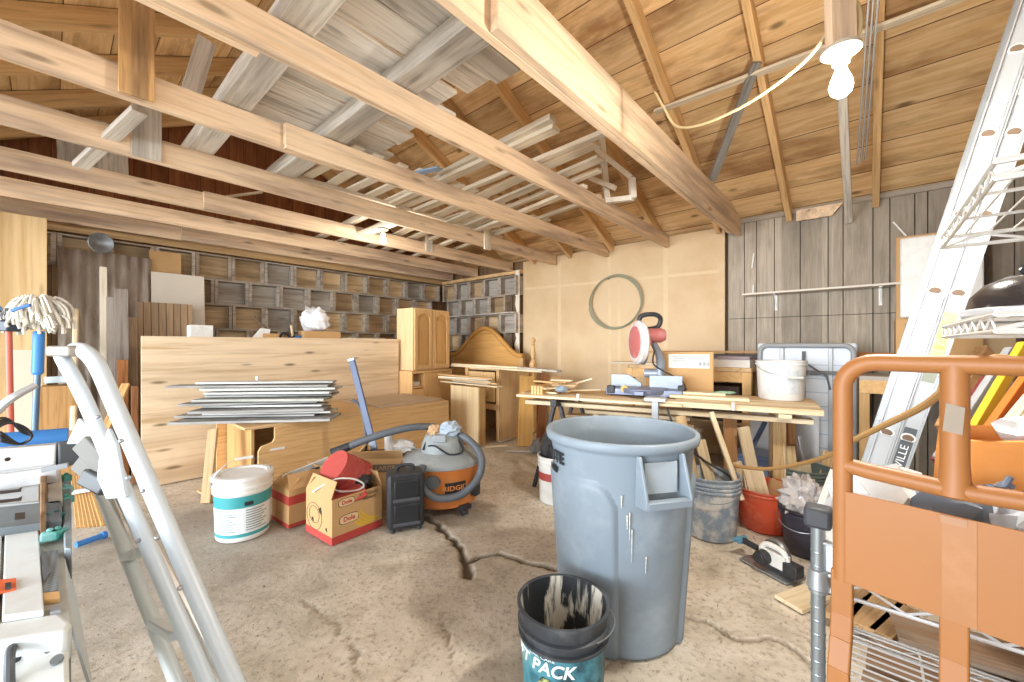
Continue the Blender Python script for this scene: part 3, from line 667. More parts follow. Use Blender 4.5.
# offcuts standing in those buckets: (bottom pixel, bottom height, depth), (top pixel, depth)
OG = 'offcuts standing in the buckets'
def off(lab, bx, by, bY, tx, ty, tY, w_, h_, mat=cream, roll=0.0, nm='offcut', cat='offcut', up=(0, 0, 1)):
    a, b = at(bx, by, bY), at(tx, ty, tY)
    if a.z < .02: a.z = .02
    return stick(nm, lab, cat, a, b, w_, h_, mat, OG, roll, up)
def wide(lab, *a, **k): return off(lab, *a, up=(0, -1, .15), **k)
m = MB(); a, b = at(703, 520, gb.y + .02), at(680, 416, gb.y + .12); a.z = .04
m.lathe([(.034, 0), (.034, (b - a).length), (.028, (b - a).length), (.028, .002), (.034, 0)], 24)
o = m.build('cardboard_tube', plain('tube_card', '#cdb085', .8)); o.matrix_world = Matrix.Translation(a) @ (b - a).to_track_quat('Z', 'Y').to_matrix().to_4x4(); tag(o, 'long cardboard tube leaning in the paint-splashed grey-blue bucket', 'tube')
wide('short pale board leaning in the splashed grey-blue bucket beside the cardboard tube', 718, 515, gb.y + .08, 700, 440, gb.y + .16, .065, .02)
wide('long thin lath leaning from the splashed grey-blue bucket up to the table edge', 742, 500, gb.y - .05, 711, 412, gb.y + .1, .028, .02)
wide('wide brown board standing behind the splashed grey-blue bucket', 731, 510, gb.y + .25, 730, 414, gb.y + .26, .085, .02, wood('brown_board', '#b98a5b', '#96683c', 'X', stain='#c9a97c'))
wide('plain pale plank tilted out of the red-orange tub, tallest of them', 760, 505, rb_.y, 743, 427, rb_.y + .06, .07, .022)
wide('short pale block resting in the red-orange tub', 766, 520, rb_.y - .05, 752, 468, rb_.y + .02, .12, .02)
wide('mid brown block leaning at the rim of the red-orange tub', 772, 512, rb_.y - .04, 776, 480, rb_.y + .02, .07, .03, wood('brown_board', '#b98a5b', '#96683c', 'X', stain='#c9a97c'))
wide('whitewashed flat offcut lying against the rim of the red-orange tub', 757, 518, rb_.y - .02, 750, 474, rb_.y + .02, .09, .012, plain('white_board', '#ddd6ca', .6))
wide('narrow pale stick leaning from the red-orange tub toward the bucket', 752, 512, rb_.y + .04, 737, 462, rb_.y + .05, .05, .02)
off('dark blue flat bar leaning behind the red-orange tub', 752, 448, 2.75, 765, 422, 2.85, .03, .012, plain('dark_blue_bar', '#4d5a76', .5), nm='metal_bar', cat='bar')
wide('tall board with a big knot standing in the grey-green pail', 793, 505, tb.y - .03, 788, 446, tb.y + .0, .085, .02, wood('knotty', '#e3c89a', '#c9a468', 'X', knots=.8))
wide('pale board beside the knotty one in the grey-green pail', 808, 505, tb.y - .02, 803, 462, tb.y + .02, .09, .02)
wide('wide plywood scrap standing at the back of the grey-green pail', 824, 505, tb.y + .03, 832, 452, tb.y + .05, .12, .015, plyw)
wide('thin grey strip leaning in the grey-green pail', 812, 500, tb.y + .05, 799, 436, tb.y + .1, .02, .012, alu)
wide('slim upright lath at the edge of the grey-green pail', 786, 505, tb.y - .08, 783, 428, tb.y - .02, .012, .012)
wide('brown upright post offcut behind the grey-green pail', 792, 480, 2.85, 790, 416, 2.8, .06, .03, wood('brown_board', '#b98a5b', '#96683c', 'X', stain='#c9a97c'))
off('white shelf strip lying across the front of the grey-green pail', 812, 528, 2.05, 834, 470, 2.06, .035, .012, white_pl)
# white panel and blue bin beneath the table
m = MB(); m.box((0, 0, .36), (.46, .012, .72)); tag(m.build('panel', plain('white_melamine', '#d5dadf', .5), loc=RU(3.88, .51), rz=PHI + math.pi / 2, bev=.002), 'white melamine panel standing behind the offcut buckets under the table', 'panel')
m = MB(); m.box((0, 0, .15), (.36, .25, .30)); m.box((0, 0, .30), (.39, .28, .03)); o = m.build('storage_bin', plain('blue_bin', '#8397bb', .5), loc=RU(3.64, .60), rz=PHI + math.pi / 2, bev=.012); tag(o, 'blue-grey storage bin on the floor below the white melamine panel', 'bin')
# ---------------------------------------------------------------- circular saw on the floor and a wood scrap
o_ = gr(781, 574); r = T('circular_saw', 'white and grey cordless circular saw lying on the floor before the black pail', 'saw', o_, math.radians(112))
m = MB(); m.box((.06, 0, .006), (.30, .17, .008)); m.box((.06, -.08, .014), (.30, .006, .02)); m.build('base_plate', steel, r, bev=.002)
m = MB(); m.lathe([(0, -.02), (.075, -.02), (.085, -.008), (.085, .012), (.07, .022), (0, .022)], 32, M=Matrix.Translation((.06, -.045, .085)) @ Matrix.Rotation(math.pi / 2, 4, 'X')); m.build('blade_guard', plain('guard_grey', '#8d8f90', .4, .6), r)
m = MB(); m.box((.02, .03, .09), (.16, .05, .08)); m.tube(curve_pts([(-.06, .03, .10), (-.03, .03, .15), (.06, .03, .155), (.10, .03, .12)]), .016, 12); m.build('body', white_pl, r, bev=.012)
m = MB(); m.cyl((.06, -.02, .085), (.06, .10, .085), .042); m.cyl((.06, .10, .085), (.06, .115, .085), .036); m.box((-.09, .03, .075), (.08, .07, .07)); m.build('motor', black_pl, r, bev=.006)
m = MB(); m.cyl((.12, .03, .10), (.235, .03, .105), .018, .020); m.build('front_grip', black_pl, r)
r.scale = (.85, .85, .85)
m = MB(); m.cyl((.235, .0, .105), (.235, .06, .105), .022); m.cyl((.25, -.02, .105), (.25, .08, .105), .012); m.build('battery_knob', plain('blue_knob', '#5f93ab', .5), r)
a, b = gr(788, 604, .012), gr(824, 590, .012); stick('wood_scrap', 'pale flat wood scrap lying on the floor by the rack post', 'scrap', a, b, .12, .018, cream)
# ================================================================ work table, miter saw and the back bench
TA = math.atan2(-.458, .889); TO = Vector((.065, 3.29, 0)); ZT_ = .76
TX, TY = Vector((.889, -.458, 0)), Vector((.458, .889, 0))
def tp(x, y, z=0.0): return TO + TX * x + TY * y + Vector((0, 0, z))
def tpx(px, py, z):                                    # pixel at height z -> point
    return gr(px, py, z)
WG = 'boards making up the work table top'
def tboard(lab, x0, x1, y, z, w_, h_, mat, g=WG, nm='board'): return stick(nm, lab, 'board', tp(x0, y, z), tp(x1, y, z), w_, h_, mat, g, rag=.001)
tboard('long white edged board at the front of the saw table', -.02, 1.22, .05, .742, .16, .02, cream)
tboard('brown plywood board behind the white edged one on the saw table', -.05, 1.30, .24, .742, .20, .02, plyw)
tboard('third board of the saw table, at the back under the saw', .05, 1.45, .46, .742, .20, .02, plyw)
tboard('pale thick plank on the bucket end of the work table, front one', 1.10, 1.99, .07, .748, .14, .036, cream)
tboard('second thick plank on the bucket end of the work table', 1.16, 2.00, .24, .748, .17, .036, cream)
tboard('broad plywood sheet under the white bucket on the work table', 1.30, 2.02, .47, .748, .26, .034, plyw)
tboard('long pale rail board below the front edge of the saw table', .02, 1.95, .10, .682, .09, .03, cream, nm='rail_board')
tboard('short pale plank laid on top of the work table by the saw', 1.12, 1.62, .22, .779, .10, .02, cream)
tboard('shorter pale plank topmost beside the saw', 1.2, 1.48, .30, .799, .09, .018, cream)
def sawhorse(x, lab, mat):
    r = T('sawhorse', lab, 'sawhorse', tp(x, 0), TA, 'sawhorses under the work table')
    m = MB(); m.box((0, .30, .70), (.05, .66, .055)); m.build('crossbeam', mat, r, bev=.003)
    for sy in (.06, .54):
        for sx in (-1, 1):
            m = MB(); m.bar((sx * .02, sy, .69), (sx * .2, sy, .0), .04, .025); m.build('leg', mat, r, bev=.002)
sawhorse(.30, 'dark metal sawhorse under the table end away from the buckets', black_pl); r = T('trestle', 'wooden post trestle beneath the bucket end of the work table', 'trestle', tp(1.80, 0), TA)
for sy in (.30, .54): m = MB(); m.box((0, sy, .35), (.075, .045, .70)); m.build('leg', wood('trestle_leg', '#cfae7e', '#ad8853', 'Z'), r, bev=.003)
m = MB(); m.box((0, .30, .712), (.07, .58, .03)); m.build('crossbar', cream, r, bev=.003)
m = MB(); m.box((0, .42, .22), (.05, .19, .03)); m.build('stretcher', cream, r, bev=.003)
# clamp post standing at the table edge
r = T('clamp', 'grey bar clamp hanging upright on the front edge of the work table', 'clamp', tp(1.05, -.035, 0), TA)
m = MB(); m.box((0, 0, .60), (.045, .03, .34)); m.build('bar', steel, r, bev=.003)
m = MB(); m.box((0, .02, .775), (.14, .10, .025)); m.build('jaw', plain('clamp_head', '#c9cbc9', .5), r, bev=.004)
m = MB(); m.box((0, .015, .45), (.06, .07, .04)); m.build('foot', steel, r, bev=.004)
for x, lab in ((.50, 'small white peg clipped on the front edge of the saw table'), (1.52, 'small white peg clipped on the front edge near the buckets')):
    m = MB(); m.cyl((0, 0, 0), (0, 0, .05), .011); tag(m.build('peg', white_pl, loc=tp(x, -.035, .735), bev=.002), lab, 'peg')
# timber stored on low rails under the table
for k, (x0, x1, y, z) in enumerate(((.45, 1.25, .35, .60), (.30, 1.28, .30, .56), (.50, 1.22, .40, .52), (.42, 1.26, .27, .46), (.35, 1.20, .36, .41))):
    stick('stored_board', 'pale board stored under the saw table, %s from the top' % ordn[k], 'board', tp(x0, y, z), tp(x1, y, z), .10, .025, [cream, plyw][k % 2], 'boards stored under the saw table', rag=.002)
r = T('board_rack', 'low wooden rack that carries the boards stored under the saw table', 'rack', tp(.85, .33), TA)
for x in (-.28, .30):
    for y in (-.12, .17):
        m = MB(); m.box((x, y, .30), (.04, .03, .60)); m.build('post', cream, r)
    for z in (.585, .545, .505, .445, .395):
        m = MB(); m.box((x, .025, z - .016 + .0), (.035, .26, .005)); m.build('rung', cream, r)
# scrap and tools on the table beside the saw
r_ = random.Random(4)
for k in range(14):
    x, y = .14 + r_.random() * .34, .07 + r_.random() * .25; a = r_.uniform(-1, 1); L = r_.uniform(.12, .3); d = (TX * math.cos(a) + TY * math.sin(a)) * L / 2; z = .765 + .014 * (k // 2)
    stick('wood_scrap', 'small wood scrap heaped at the end of the saw table, %s in the heap' % ordn[k], 'scrap', tp(x, y, z) - d, tp(x, y, z + r_.uniform(0, .01)) + d, .035, .013, [cream, pine_h, plyw][k % 3], 'wood scraps on the saw table')
m = MB(); 
for q in range(4): m.box((q * .026, 0, .035), (.020, .16, .07))
o = m.build('block_set', pine_h, loc=tp(.10, .10, .752), rz=TA, bev=.002); tag(o, 'set of small pine blocks standing at the end of the saw table', 'block')
stick('stick', 'thin stick slanting over the wood scraps on the saw table', 'stick', tp(.20, .36, .775), tp(.50, .34, .87), .018, .012, cream)
m = MB(); crumple(m, (0, 0, .03), (.05, .04, .03), .3, 2, 2); tag(m.build('rag', plain('blue_rag', '#93a5b3', .9), loc=tp(.33, .07, .772)), 'small blue-grey rag by the wood scraps on the saw table', 'rag')
# ---------------------------------------------------------------- miter saw
so = tp(.92, .34, .752); r = T('miter_saw', 'dusty sliding miter saw with pinkish guard and raised head on the work table', 'saw', so, TA)
sgrey = plain('saw_grey', '#959da9', .45, .3, dirt='#bfbdba', dirt_amt=.5); spink = plain('dusty_red', '#c4706d', .5, dirt='#dcb6b0', dirt_amt=.5)
m = MB(); m.box((0, 0, .035), (.56, .20, .05)); m.lathe([(0, .03), (.16, .03), (.165, .045), (.165, .068), (0, .07)], 40, (0, -.04, 0)); m.box((0, -.19, .045), (.07, .14, .03)); m.build('base', plain('saw_base', '#7e87a0', .45, .4, dirt='#c6c8cc', dirt_amt=.5), r, bev=.004)
for x0, x1, cut in ((-.27, -.03, 1), (.03, .27, 0)):
    m = MB(); poly = [(x0, 0), (x1, 0), (x1, .035 if cut else .10), (x1 - (.10 if cut else 0), .10), (x0, .10)]
    m.prism(poly, .018, Matrix.Translation((0, .05, .06)) @ Matrix(((1, 0, 0, 0), (0, 0, -1, 0), (0, 1, 0, 0), (0, 0, 0, 1)))); m.build('fence', sgrey, r, bev=.003)
m = MB(); m.box((-.24, -.09, .05), (.06, .05, .06)); m.build('clamp_block', black_pl, r, bev=.006)
m = MB(); m.box((.27, -.03, .05), (.05, .06, .09)); m.build('clamp_block', black_pl, r, bev=.006)
m = MB(); m.cyl((-.13, -.10, .06), (-.13, -.13, .06), .028); m.build('lock_knob', plain('yellow_knob', '#c9a64b', .5), r)
m = MB(); m.tube(curve_pts([(.08, .10, .06), (.10, .13, .18), (.10, .10, .30), (.06, .02, .42)]), [.045 - .0006 * i for i in range(37)], 14); m.tube([(.10, .13, .17), (-.02, .13, .17)], .035, 14); m.build('arm', sgrey, r)
HM = Matrix.Translation((-.04, -.03, .42)) @ Matrix.Rotation(math.radians(30), 4, 'Z'); Mg = HM @ Matrix.Rotation(math.radians(90), 4, 'Y')
m = MB(); m.lathe([(.05, -.035), (.155, -.03), (.17, -.015), (.17, .015), (.155, .03), (.05, .035), (0, .036)], 48, M=Mg @ Matrix.Scale(1.0, 4)); m.lathe([(0, -.036), (.05, -.035)], 48, M=Mg); m.build('blade_guard', plain('guard_white', '#ddd6d2', .5, dirt='#c79a96', dirt_amt=.7), r, sharp=40)
m = MB(); m.lathe([(0, -.046), (.10, -.045), (.125, -.037), (.125, -.030)], 40, M=Mg); m.build('guard_panel', spink, r)
m = MB(); m.lathe([(.0, -.004), (.127, -.003), (.127, .003), (0, .004)], 60, M=HM @ Matrix.Translation((.03, 0, -.05)) @ Matrix.Rotation(math.pi / 2, 4, 'Y')); m.build('blade', steel, r)
m = MB(); m.lathe([(0, 0), (.055, 0), (.058, .01), (.058, .13), (.05, .15), (.045, .15), (.045, .165), (0, .17)], 32, M=HM @ Matrix.Translation((.04, .0, .05)) @ Matrix.Rotation(math.radians(88), 4, 'Y')); m.box((.05, 0, .04), (.07, .10, .13), M=HM); m.build('motor', spink, r, bev=.004)
m = MB(); m.tube([HM @ Vector(q_) for q_ in curve_pts([(.05, 0, .10), (.0, -.01, .15), (.02, -.02, .205), (.12, -.02, .215), (.17, -.01, .18), (.15, 0, .12), (.07, 0, .10)], 8)], .018, 12); m.build('handle', black_pl, r)
m = MB(); m.tube(curve_pts([(.07, .04, .36), (.06, .02, .26), (.12, .06, .20), (.26, .10, .12), (.30, .10, .02)], 10), .006, 8); m.build('power_cord', black_pl, r)
# ---------------------------------------------------------------- box behind the saw, white pail on the table
def carton(name, label, c, rz, sx, sy, sz, mat=card, flaps=(), open_=False, cat='box', group=None, tape=None):
    r = T(name, label, cat, c, rz, group); t = .006
    m = MB(); m.box((0, 0, t / 2), (sx, sy, t))
    for s_ in (-1, 1):
        m.box((s_ * (sx / 2 - t / 2), 0, sz / 2), (t, sy, sz)); m.box((0, s_ * (sy / 2 - t / 2), sz / 2), (sx - 2 * t, t, sz))
    if not open_: m.box((0, 0, sz - t / 2), (sx - 2 * t, sy - 2 * t, t))
    m.build('body', mat, r, bev=.002)
    for (side, L, ang) in flaps:
        m = MB(); wx = (sy if side in ('x+', 'x-') else sx) - .01
        m.prism([(-wx / 2, 0), (wx / 2, 0), (wx / 2 - .01, L), (-wx / 2 + .01, L)], .004, None)
        o = m.build('flap', mat, r)
        dirz = {'y-': 0, 'x+': math.pi / 2, 'y+': math.pi, 'x-': -math.pi / 2}[side]
        ps = {'y-': (0, -sy / 2, sz), 'y+': (0, sy / 2, sz), 'x+': (sx / 2, 0, sz), 'x-': (-sx / 2, 0, sz)}[side]
        o.matrix_local = Matrix.Translation(ps) @ Matrix.Rotation(dirz, 4, 'Z') @ Matrix.Rotation(ang, 4, 'X')
    if tape: m = MB(); m.box(tape[0], tape[1]); m.build('tape', tape[2], r)
    return r
c_ = gr(684, 393, .765); r = carton('carton', 'closed cardboard carton with a white shipping label behind the miter saw', c_ + TY * .14 - Vector((.0, 0, 0)), TA + .1, .40, .26, .33)
m = MB(); m.box((.02, -.1335, .255), (.30, .002, .11)); m.build('shipping_label', plain('paper', '#ece8df', .6), r)
m = MB()
for k in range(4): m.box((-.05 + .0, -.1348, .29 - k * .014), (.10 - .02 * (k % 2), .001, .006))
for k in range(9): m.box((.09 + k * .009, -.1348, .235), (.004 + .002 * (k % 3), .001, .03))
m.build('label_print', gl, r)
bw = gr(783, 401, .765); r = bucket('bucket', 'white plastic pail with a faint label standing on the work table', bw + TY * .12, .150, .138, .275, white_pl, rings=(.93,), bail=(math.atan2(-bw.y, -bw.x) + math.pi / 2 + .5, -1.15), grip=True); fa = math.atan2(-bw.y, -bw.x)
band(r, 'label', plain('faint_label', '#cfd3d5', .6, dirt='#aeb4b8', dirt_amt=.8, dscale=26), .1425, .148, .05, .21, fa - .7, fa + .75, .001)
m = MB(); crumple(m, (0, 0, .008), (.07, .04, .012), .4, 5, 2); tag(m.build('rag', plain('green_rag', '#9fc6a8', .9), loc=tp(1.48, .33, .80)), 'pale green rag lying on the planks beside the white pail', 'rag')
# ---------------------------------------------------------------- bench along the back wall
r = T('workbench', 'rough wooden bench along the back wall behind the folding table', 'bench', RU(4.27, 1.33), PHI)
m = MB(); m.box((0, 0, .93), (.56, 1.15, .036)); m.build('bench_top', plyw, r, bev=.003)
m = MB(); m.box((-.265, 0, .865), (.03, 1.13, .09)); m.build('apron', pine_h, r)
for x in (-.25, .25):
    for y in (-.54, .54): m = MB(); m.box((x, y, .455), (.07, .07, .91)); m.build('leg', pine_v, r, bev=.003)
m = MB(); m.box((0, 0, .45), (.5, 1.1, .02)); m.build('shelf', plyw, r)
def rb(u, v, z): return RU(u, v, z)
def rbox(name, label, cat, u, v, z, su, sv, sz, mat, rz=0.0, bev=.004, group=None):
    m = MB(); m.box((0, 0, sz / 2), (su, sv, sz)); return tag(m.build(name, mat, loc=RU(u, v, z), rz=PHI + rz, bev=bev), label, cat, group)
rbox('storage_box', 'dark brown box stored on the lower shelf of the wall bench', 'box', 4.17, 1.05, .461, .35, .40, .32, plain('dark_brown_box', '#3a2720', .6))
rbox('flat_box', 'long white flat box on the back wall bench top', 'box', 4.12, 1.02, .949, .22, .50, .07, plain('white_card', '#e2ddd6', .6))
rbox('flat_box', 'mauve flat package on the white flat box', 'box', 4.10, .90, 1.02, .20, .26, .028, plain('mauve', '#a08f96', .7))
m = MB(); m.cyl((0, -.28, 0), (0, .28, 0), .055, n=28); tag(m.build('roll', plain('grey_roll', '#6d7177', .6, dirt='#97999b', dirt_amt=.5), loc=RU(4.38, 1.0, 1.005), rz=PHI), 'dark grey roll of sheet material at the back of the wall bench', 'roll')
stick('board', 'long brown board lying over the grey roll on the wall bench', 'board', RU(4.42, .55, 1.085), RU(4.30, 1.9, 1.075), .12, .02, wood('brown_board', '#b98a5b', '#96683c', 'X'), None)
stick('board', 'pale board lying on bench end behind the miter saw', 'board', RU(4.0, 1.35, .96), RU(4.12, 2.1, .96), .16, .02, pale_lumber)
# second lower bench behind the ladder foot
r = T('side_bench', 'low wooden bench against the grey paneling behind the ladder foot', 'bench', RU(4.32, -.40), PHI)
m = MB(); m.box((0, 0, .90), (.5, .9, .03)); m.build('bench_top', plain('bench_grey_top', '#b5ada3', .6), r); m = MB(); m.box((-.235, 0, .835), (.03, .9, .10)); m.build('apron', pine_h, r)
for x in (-.2, .2):
    for y in (-.42, .42): m = MB(); m.box((x, y, .44), (.06, .06, .885)); m.build('leg', pine_v, r)
m = MB(); m.prism([(-.17, 0), (.17, 0), (.17, .02), (.0, .17)], .02, Matrix.Rotation(math.pi / 2, 4, 'X')); o = m.build('scrap', wood('red_brown', '#9a6334', '#70411c', 'X')); o.matrix_world = Matrix.Translation(RU(4.40, .02, 1.09)) @ Matrix.Rotation(PHI - math.pi / 2, 4, 'Z') @ Matrix.Rotation(math.pi, 4, 'Y'); tag(o, 'red-brown three-cornered scrap wedged behind the folded table top corner', 'scrap')
# ---------------------------------------------------------------- folded plastic table on end
r = T('folding_table', 'folded plastic table standing on end, its grey frame side facing out', 'table', RU(4.05, .39), PHI - math.pi / 2)
W_, H_ = .66, 1.165
m = MB(); m.box((0, .02, H_ / 2), (W_, .035, H_)); m.build('tabletop', plain('pale_blue_plastic', '#d3dae3', .5, dirt='#b3c0d0', dirt_amt=.6, dscale=4), r, bev=.015)
fm = plain('frame_grey', '#9c9fa2', .45, .3)
m = MB(); rr = .06; x, z0, z1 = W_ / 2 - .02, .03, H_ - .02
pts = []
for cx_, cz_, a0 in ((x - rr, z1 - rr, 0), (-x + rr, z1 - rr, 90), (-x + rr, z0 + rr, 180), (x - rr, z0 + rr, 270)):
    for k in range(7): a = math.radians(a0 + 15 * k); pts.append((cx_ + rr * math.cos(a), -.015, cz_ + rr * math.sin(a)))
m.tube(pts, .020, 10, closed=True); m.build('frame', fm, r)
for xx in (-.15, .17): m = MB(); m.box((xx, -.012, H_ / 2), (.03, .022, H_ - .08)); m.build('rail', fm, r, bev=.003)
m = MB(); m.box((0, -.02, .93), (W_ - .08, .024, .03)); m.build('crossbar', plain('frame_dark', '#63666a', .5), r, bev=.003)
m = MB(); m.tube([(.0, -.03, 1.10), (.0, -.03, .80), (.0, -.03, .5)], .012, 8); m.tube([(.02, -.035, 1.0), (.15, -.035, .90), (.17, -.035, .80)], .007, 8); m.build('leg', plain('frame_dark', '#63666a', .5), r)
m = MB()
for k in range(1, 10): m.box((0, .0015, .11 * k), (W_ - .05, .004, .006))
m.build('groove', plain('groove_blue', '#9fb0c4', .6), r)
# ---------------------------------------------------------------- things on the back wall
m = MB(); m.box((0, 0, 0), (.15, 1.13, .016)); o = m.build('wall_shelf', plain('white_shelf', '#ddd5c8', .6), loc=RU(D - .09, .357, onu(820, 289, D - .15).z), rz=PHI, rot=None); tag(o, 'thin white shelf on brackets on the grey paneled wall', 'shelf'); zsh = o.location.z
for v_, lab in ((.663, 'white metal bracket under the wall shelf, at the tan wall end'), (-.08, 'white metal bracket under the wall shelf, at the ladder end')):
    m = MB(); m.box((-.008, 0, -.075), (.006, .022, .15)); m.box((-.075, 0, -.004), (.13, .022, .006)); m.bar((-.012, 0, -.12), (-.11, 0, -.008), .006, .006)
    tag(m.build('shelf_bracket', white_pl, loc=RU(D - .005, v_, zsh - .01), rz=PHI), lab, 'bracket')
for a, b, lab in (((752, 268), (754, 253), 'short white peg on the paneling above the wall shelf'), ((753, 293), (753.5, 285), 'tiny white peg on the paneling at the end of the shelf')):
    stick('wall_peg', lab, 'peg', onu(a[0], a[1], D - .02), onu(b[0], b[1], D - .03), .012, .012, white_pl)
stick('wall_peg', 'white bar hanging slantwise on the paneling beside the tall white panel', 'peg', onu(893, 222, D - .03), onu(906, 236, D - .03), .02, .012, white_pl)
# coiled hose on the tan wall
ctr = onu(615, 302, D - .035); m = MB(); r_ = random.Random(3); pts = []
for k in range(4):
    for i in range(36):
        a = 2 * math.pi * i / 36; R = .315 + .010 * math.sin(a * 2 + k) + .006 * k
        pts.append((-.008 * k + .003 * math.sin(3 * a), R * math.cos(a) * 1.05, R * math.sin(a)))
m.tube(pts, .0055, 8, closed=True); m.box((.010, .10, .30), (.03, .02, .02)); o = m.build('hose_coil', plain('green_hose', '#9a9b84', .5, dirt='#7b7d69', dirt_amt=.6), loc=ctr, rz=PHI); tag(o, 'thin green hose coiled in a ring on the tan wall', 'hose')
# white panel and boxes beside the ladder
m = MB(); m.box((0, 0, .30), (.03, .42, .60)); tag(m.build('plastic_sheet', white_pl, loc=RU(4.25, ruv(onu(940, 280, 4.25))[1] , 1.355), rz=PHI, bev=.012), 'large white plastic panel standing on boxes behind the ladder', 'panel')
r = carton('carton', 'tall brown carton open at the top standing on the low bench behind the ladder', RU(4.38, -.38, .916), PHI, .28, .44, .43)
m = MB(); m.box((-.141, .12, .37), (.003, .10, .05)); m.build('label', plain('grey_label', '#8d8984', .6), r)
rbox('carton', 'pale flat carton leaning beside the white plastic panel', 'box', 4.40, -.66, .916, .12, .20, .60, plain('pale_card', '#dcbf93', .8))
rbox('cardboard_sheet', 'brown cardboard sheet behind the white plastic panel', 'cardboard', 4.47, -.40, 1.35, .02, .46, .66, card)
# clutter below the bench: red cord, dark stuff, cardboard under the table
m = MB(); rr = random.Random(8); pts = [(rr.uniform(-.12, .12), rr.uniform(-.1, .1), rr.uniform(.0, .12)) for _ in range(14)]; m.tube(curve_pts(pts, 6), .008, 6); tag(m.build('tangled_cable', plain('dark_red_cord', '#8a2f33', .5), loc=tp(1.18, .46, .02)), 'tangled dark red extension cord under the work table', 'cord')
m = MB(); m.tube(curve_pts([tp(1.12, .0, .72), tp(1.2, -.05, .55), tp(1.34, -.08, .42), tp(1.5, -.1, .33), tp(1.52, -.1, .22)], 10), .007, 8); tag(m.build('power_cord', black_pl), 'black power cord hanging from the work table into the buckets', 'cord')
for (u, v, su, sv, sz, lab, mt) in ((3.55, 2.05, .3, .3, .30, 'dark plastic tub on the floor beneath the saw table', black_pl), (3.1, 1.42, .28, .3, .36, 'dark red tool case behind the cardboard tube', plain('dark_red', '#7a2f33', .5)), (3.75, 1.3, .3, .35, .4, 'white box on the floor under the table behind the offcuts', white_pl)):
    m = MB(); m.box((0, 0, sz / 2), (su, sv, sz)); m.box((0, 0, sz - .02), (su + .02, sv + .02, .03)); tag(m.build('storage_tub', mt, loc=RU(u, v), rz=PHI, bev=.012), lab, 'tub')
for k, (px, py, s_) in enumerate(((553, 449, .13), (540, 452, .10), (575, 445, .12))):
    m = MB(); crumple(m, (0, 0, .5), (1, 1, .9), .35, 11 + k, 3); o = m.build('rag', [plain('dark_cloth', '#4b4745', .9), plain('grey_cloth', '#7a7571', .9), plain('brown_cloth', '#5d4d40', .9)][k], loc=gr(px, py)); o.scale = (s_, s_, s_); tag(o, ['dark crumpled cloth on the floor under the saw table end', 'grey crumpled cloth on the floor by the golden leg board', 'brown crumpled cloth on the floor behind the grey bin'][k], 'cloth')
# ================================================================ long wall: plywood partition, counter, leaning sheets
V_P = 4.365
m = MB(); m.box((1.655, V_P, .612), (2.36, .016, 1.22)); o = m.build('plywood_sheet', wood('plywood_face', '#e6cfae', '#cbab80', 'X', .5, stain='#a98a66', stain_amt=.6, knots=.9), rz=PHI, bev=.002); tag(o, 'large knotty plywood sheet standing on edge behind the oak bench', 'plywood')
r = T('counter', 'high wooden counter behind the plywood sheet, loaded with odds and ends', 'counter', RU(1.79, 4.70), PHI)
m = MB(); m.box((0, 0, 1.175), (2.06, .56, .03)); m.build('counter_top', plyw, r)
for x in (-.95, .95):
    for y in (-.22, .22): m = MB(); m.box((x, y, .58), (.09, .09, 1.16)); m.build('leg', cream, r)
CT = 1.191
def cpos(px, v=4.62):
    p = onv(px, 333, v); return Vector((p.x, p.y, CT))
carton('carton', 'small white carton on the counter beside the beadboard panel', cpos(200), PHI, .17, .14, .14, white_pl)
carton('carton', 'long low cardboard carton on the counter under the crumpled white bag', cpos(320), PHI, .40, .16, .11, card)
carton('carton', 'small flat cardboard piece box on the counter by the white wedge', cpos(269), PHI, .15, .12, .075, card)
m = MB(); crumple(m, (0, 0, .12), (.15, .12, .15), .32, 6, 3); o = m.build('plastic_bag', plain('white_bag', '#e6e6e8', .4, dirt='#7c7f86', dirt_amt=.7, dscale=8), loc=cpos(315, 4.72) + Vector((0, 0, .11))); tag(o, 'crumpled white plastic bag with a pointed top on the low carton', 'bag')
m = MB(); m.prism([(-.08, 0), (.08, 0), (.10, .12), (.02, .13)], .05, Matrix.Rotation(math.pi / 2, 4, 'X')); tag(m.build('wedge', white_pl, loc=cpos(258), rz=PHI, bev=.003), 'white wedge-shaped block on the counter', 'block')
m = MB(); m.tube(curve_pts([(0, 0, 0), (.02, .02, .12), (-.08, .04, .20), (-.14, .05, .27)], 6), .010, 7); tag(m.build('bent_stick', wood('dark_stick', '#6b5844', '#4a3b2d', 'Z'), loc=cpos(264, 4.75)), 'bent dark stick rising behind the white wedge on the counter', 'stick')
r = T('caulk_gun', 'blue caulking tool with a wooden handle on the counter', 'tool', cpos(289), PHI)
m = MB(); m.cyl((0, 0, .02), (.16, .02, .05), .025); m.build('barrel', plain('bright_blue', '#3f7dc0', .5), r); m = MB(); m.cyl((.04, 0, .03), (.02, 0, .17), .012); m.build('handle', cream, r)
m = MB(); m.tube(curve_pts([(0, 0, .02), (.06, .04, .09), (.12, -.02, .03), (.16, .03, .10)], 6), .012, 7); tag(m.build('hand_tool', black_pl, loc=cpos(279), rz=PHI), 'black coiled hand tool lying on the counter by the blue caulking tool', 'tool')
for px, lab in ((351, 'white flat foam tray on the counter, closer to the crumpled bag'), (372, 'white flat foam tray on the counter, beside the oak wall cabinet')):
    m = MB(); m.prism([(-.13, -.07), (.13, -.07), (.13, .07), (-.13, .07)], .03); m.box((0, 0, .034), (.28, .16, .012)); tag(m.build('foam_tray', white_pl, loc=cpos(px) + Vector((0, 0, .0)), rz=PHI, bev=.004), lab, 'tray', 'foam trays on the counter')
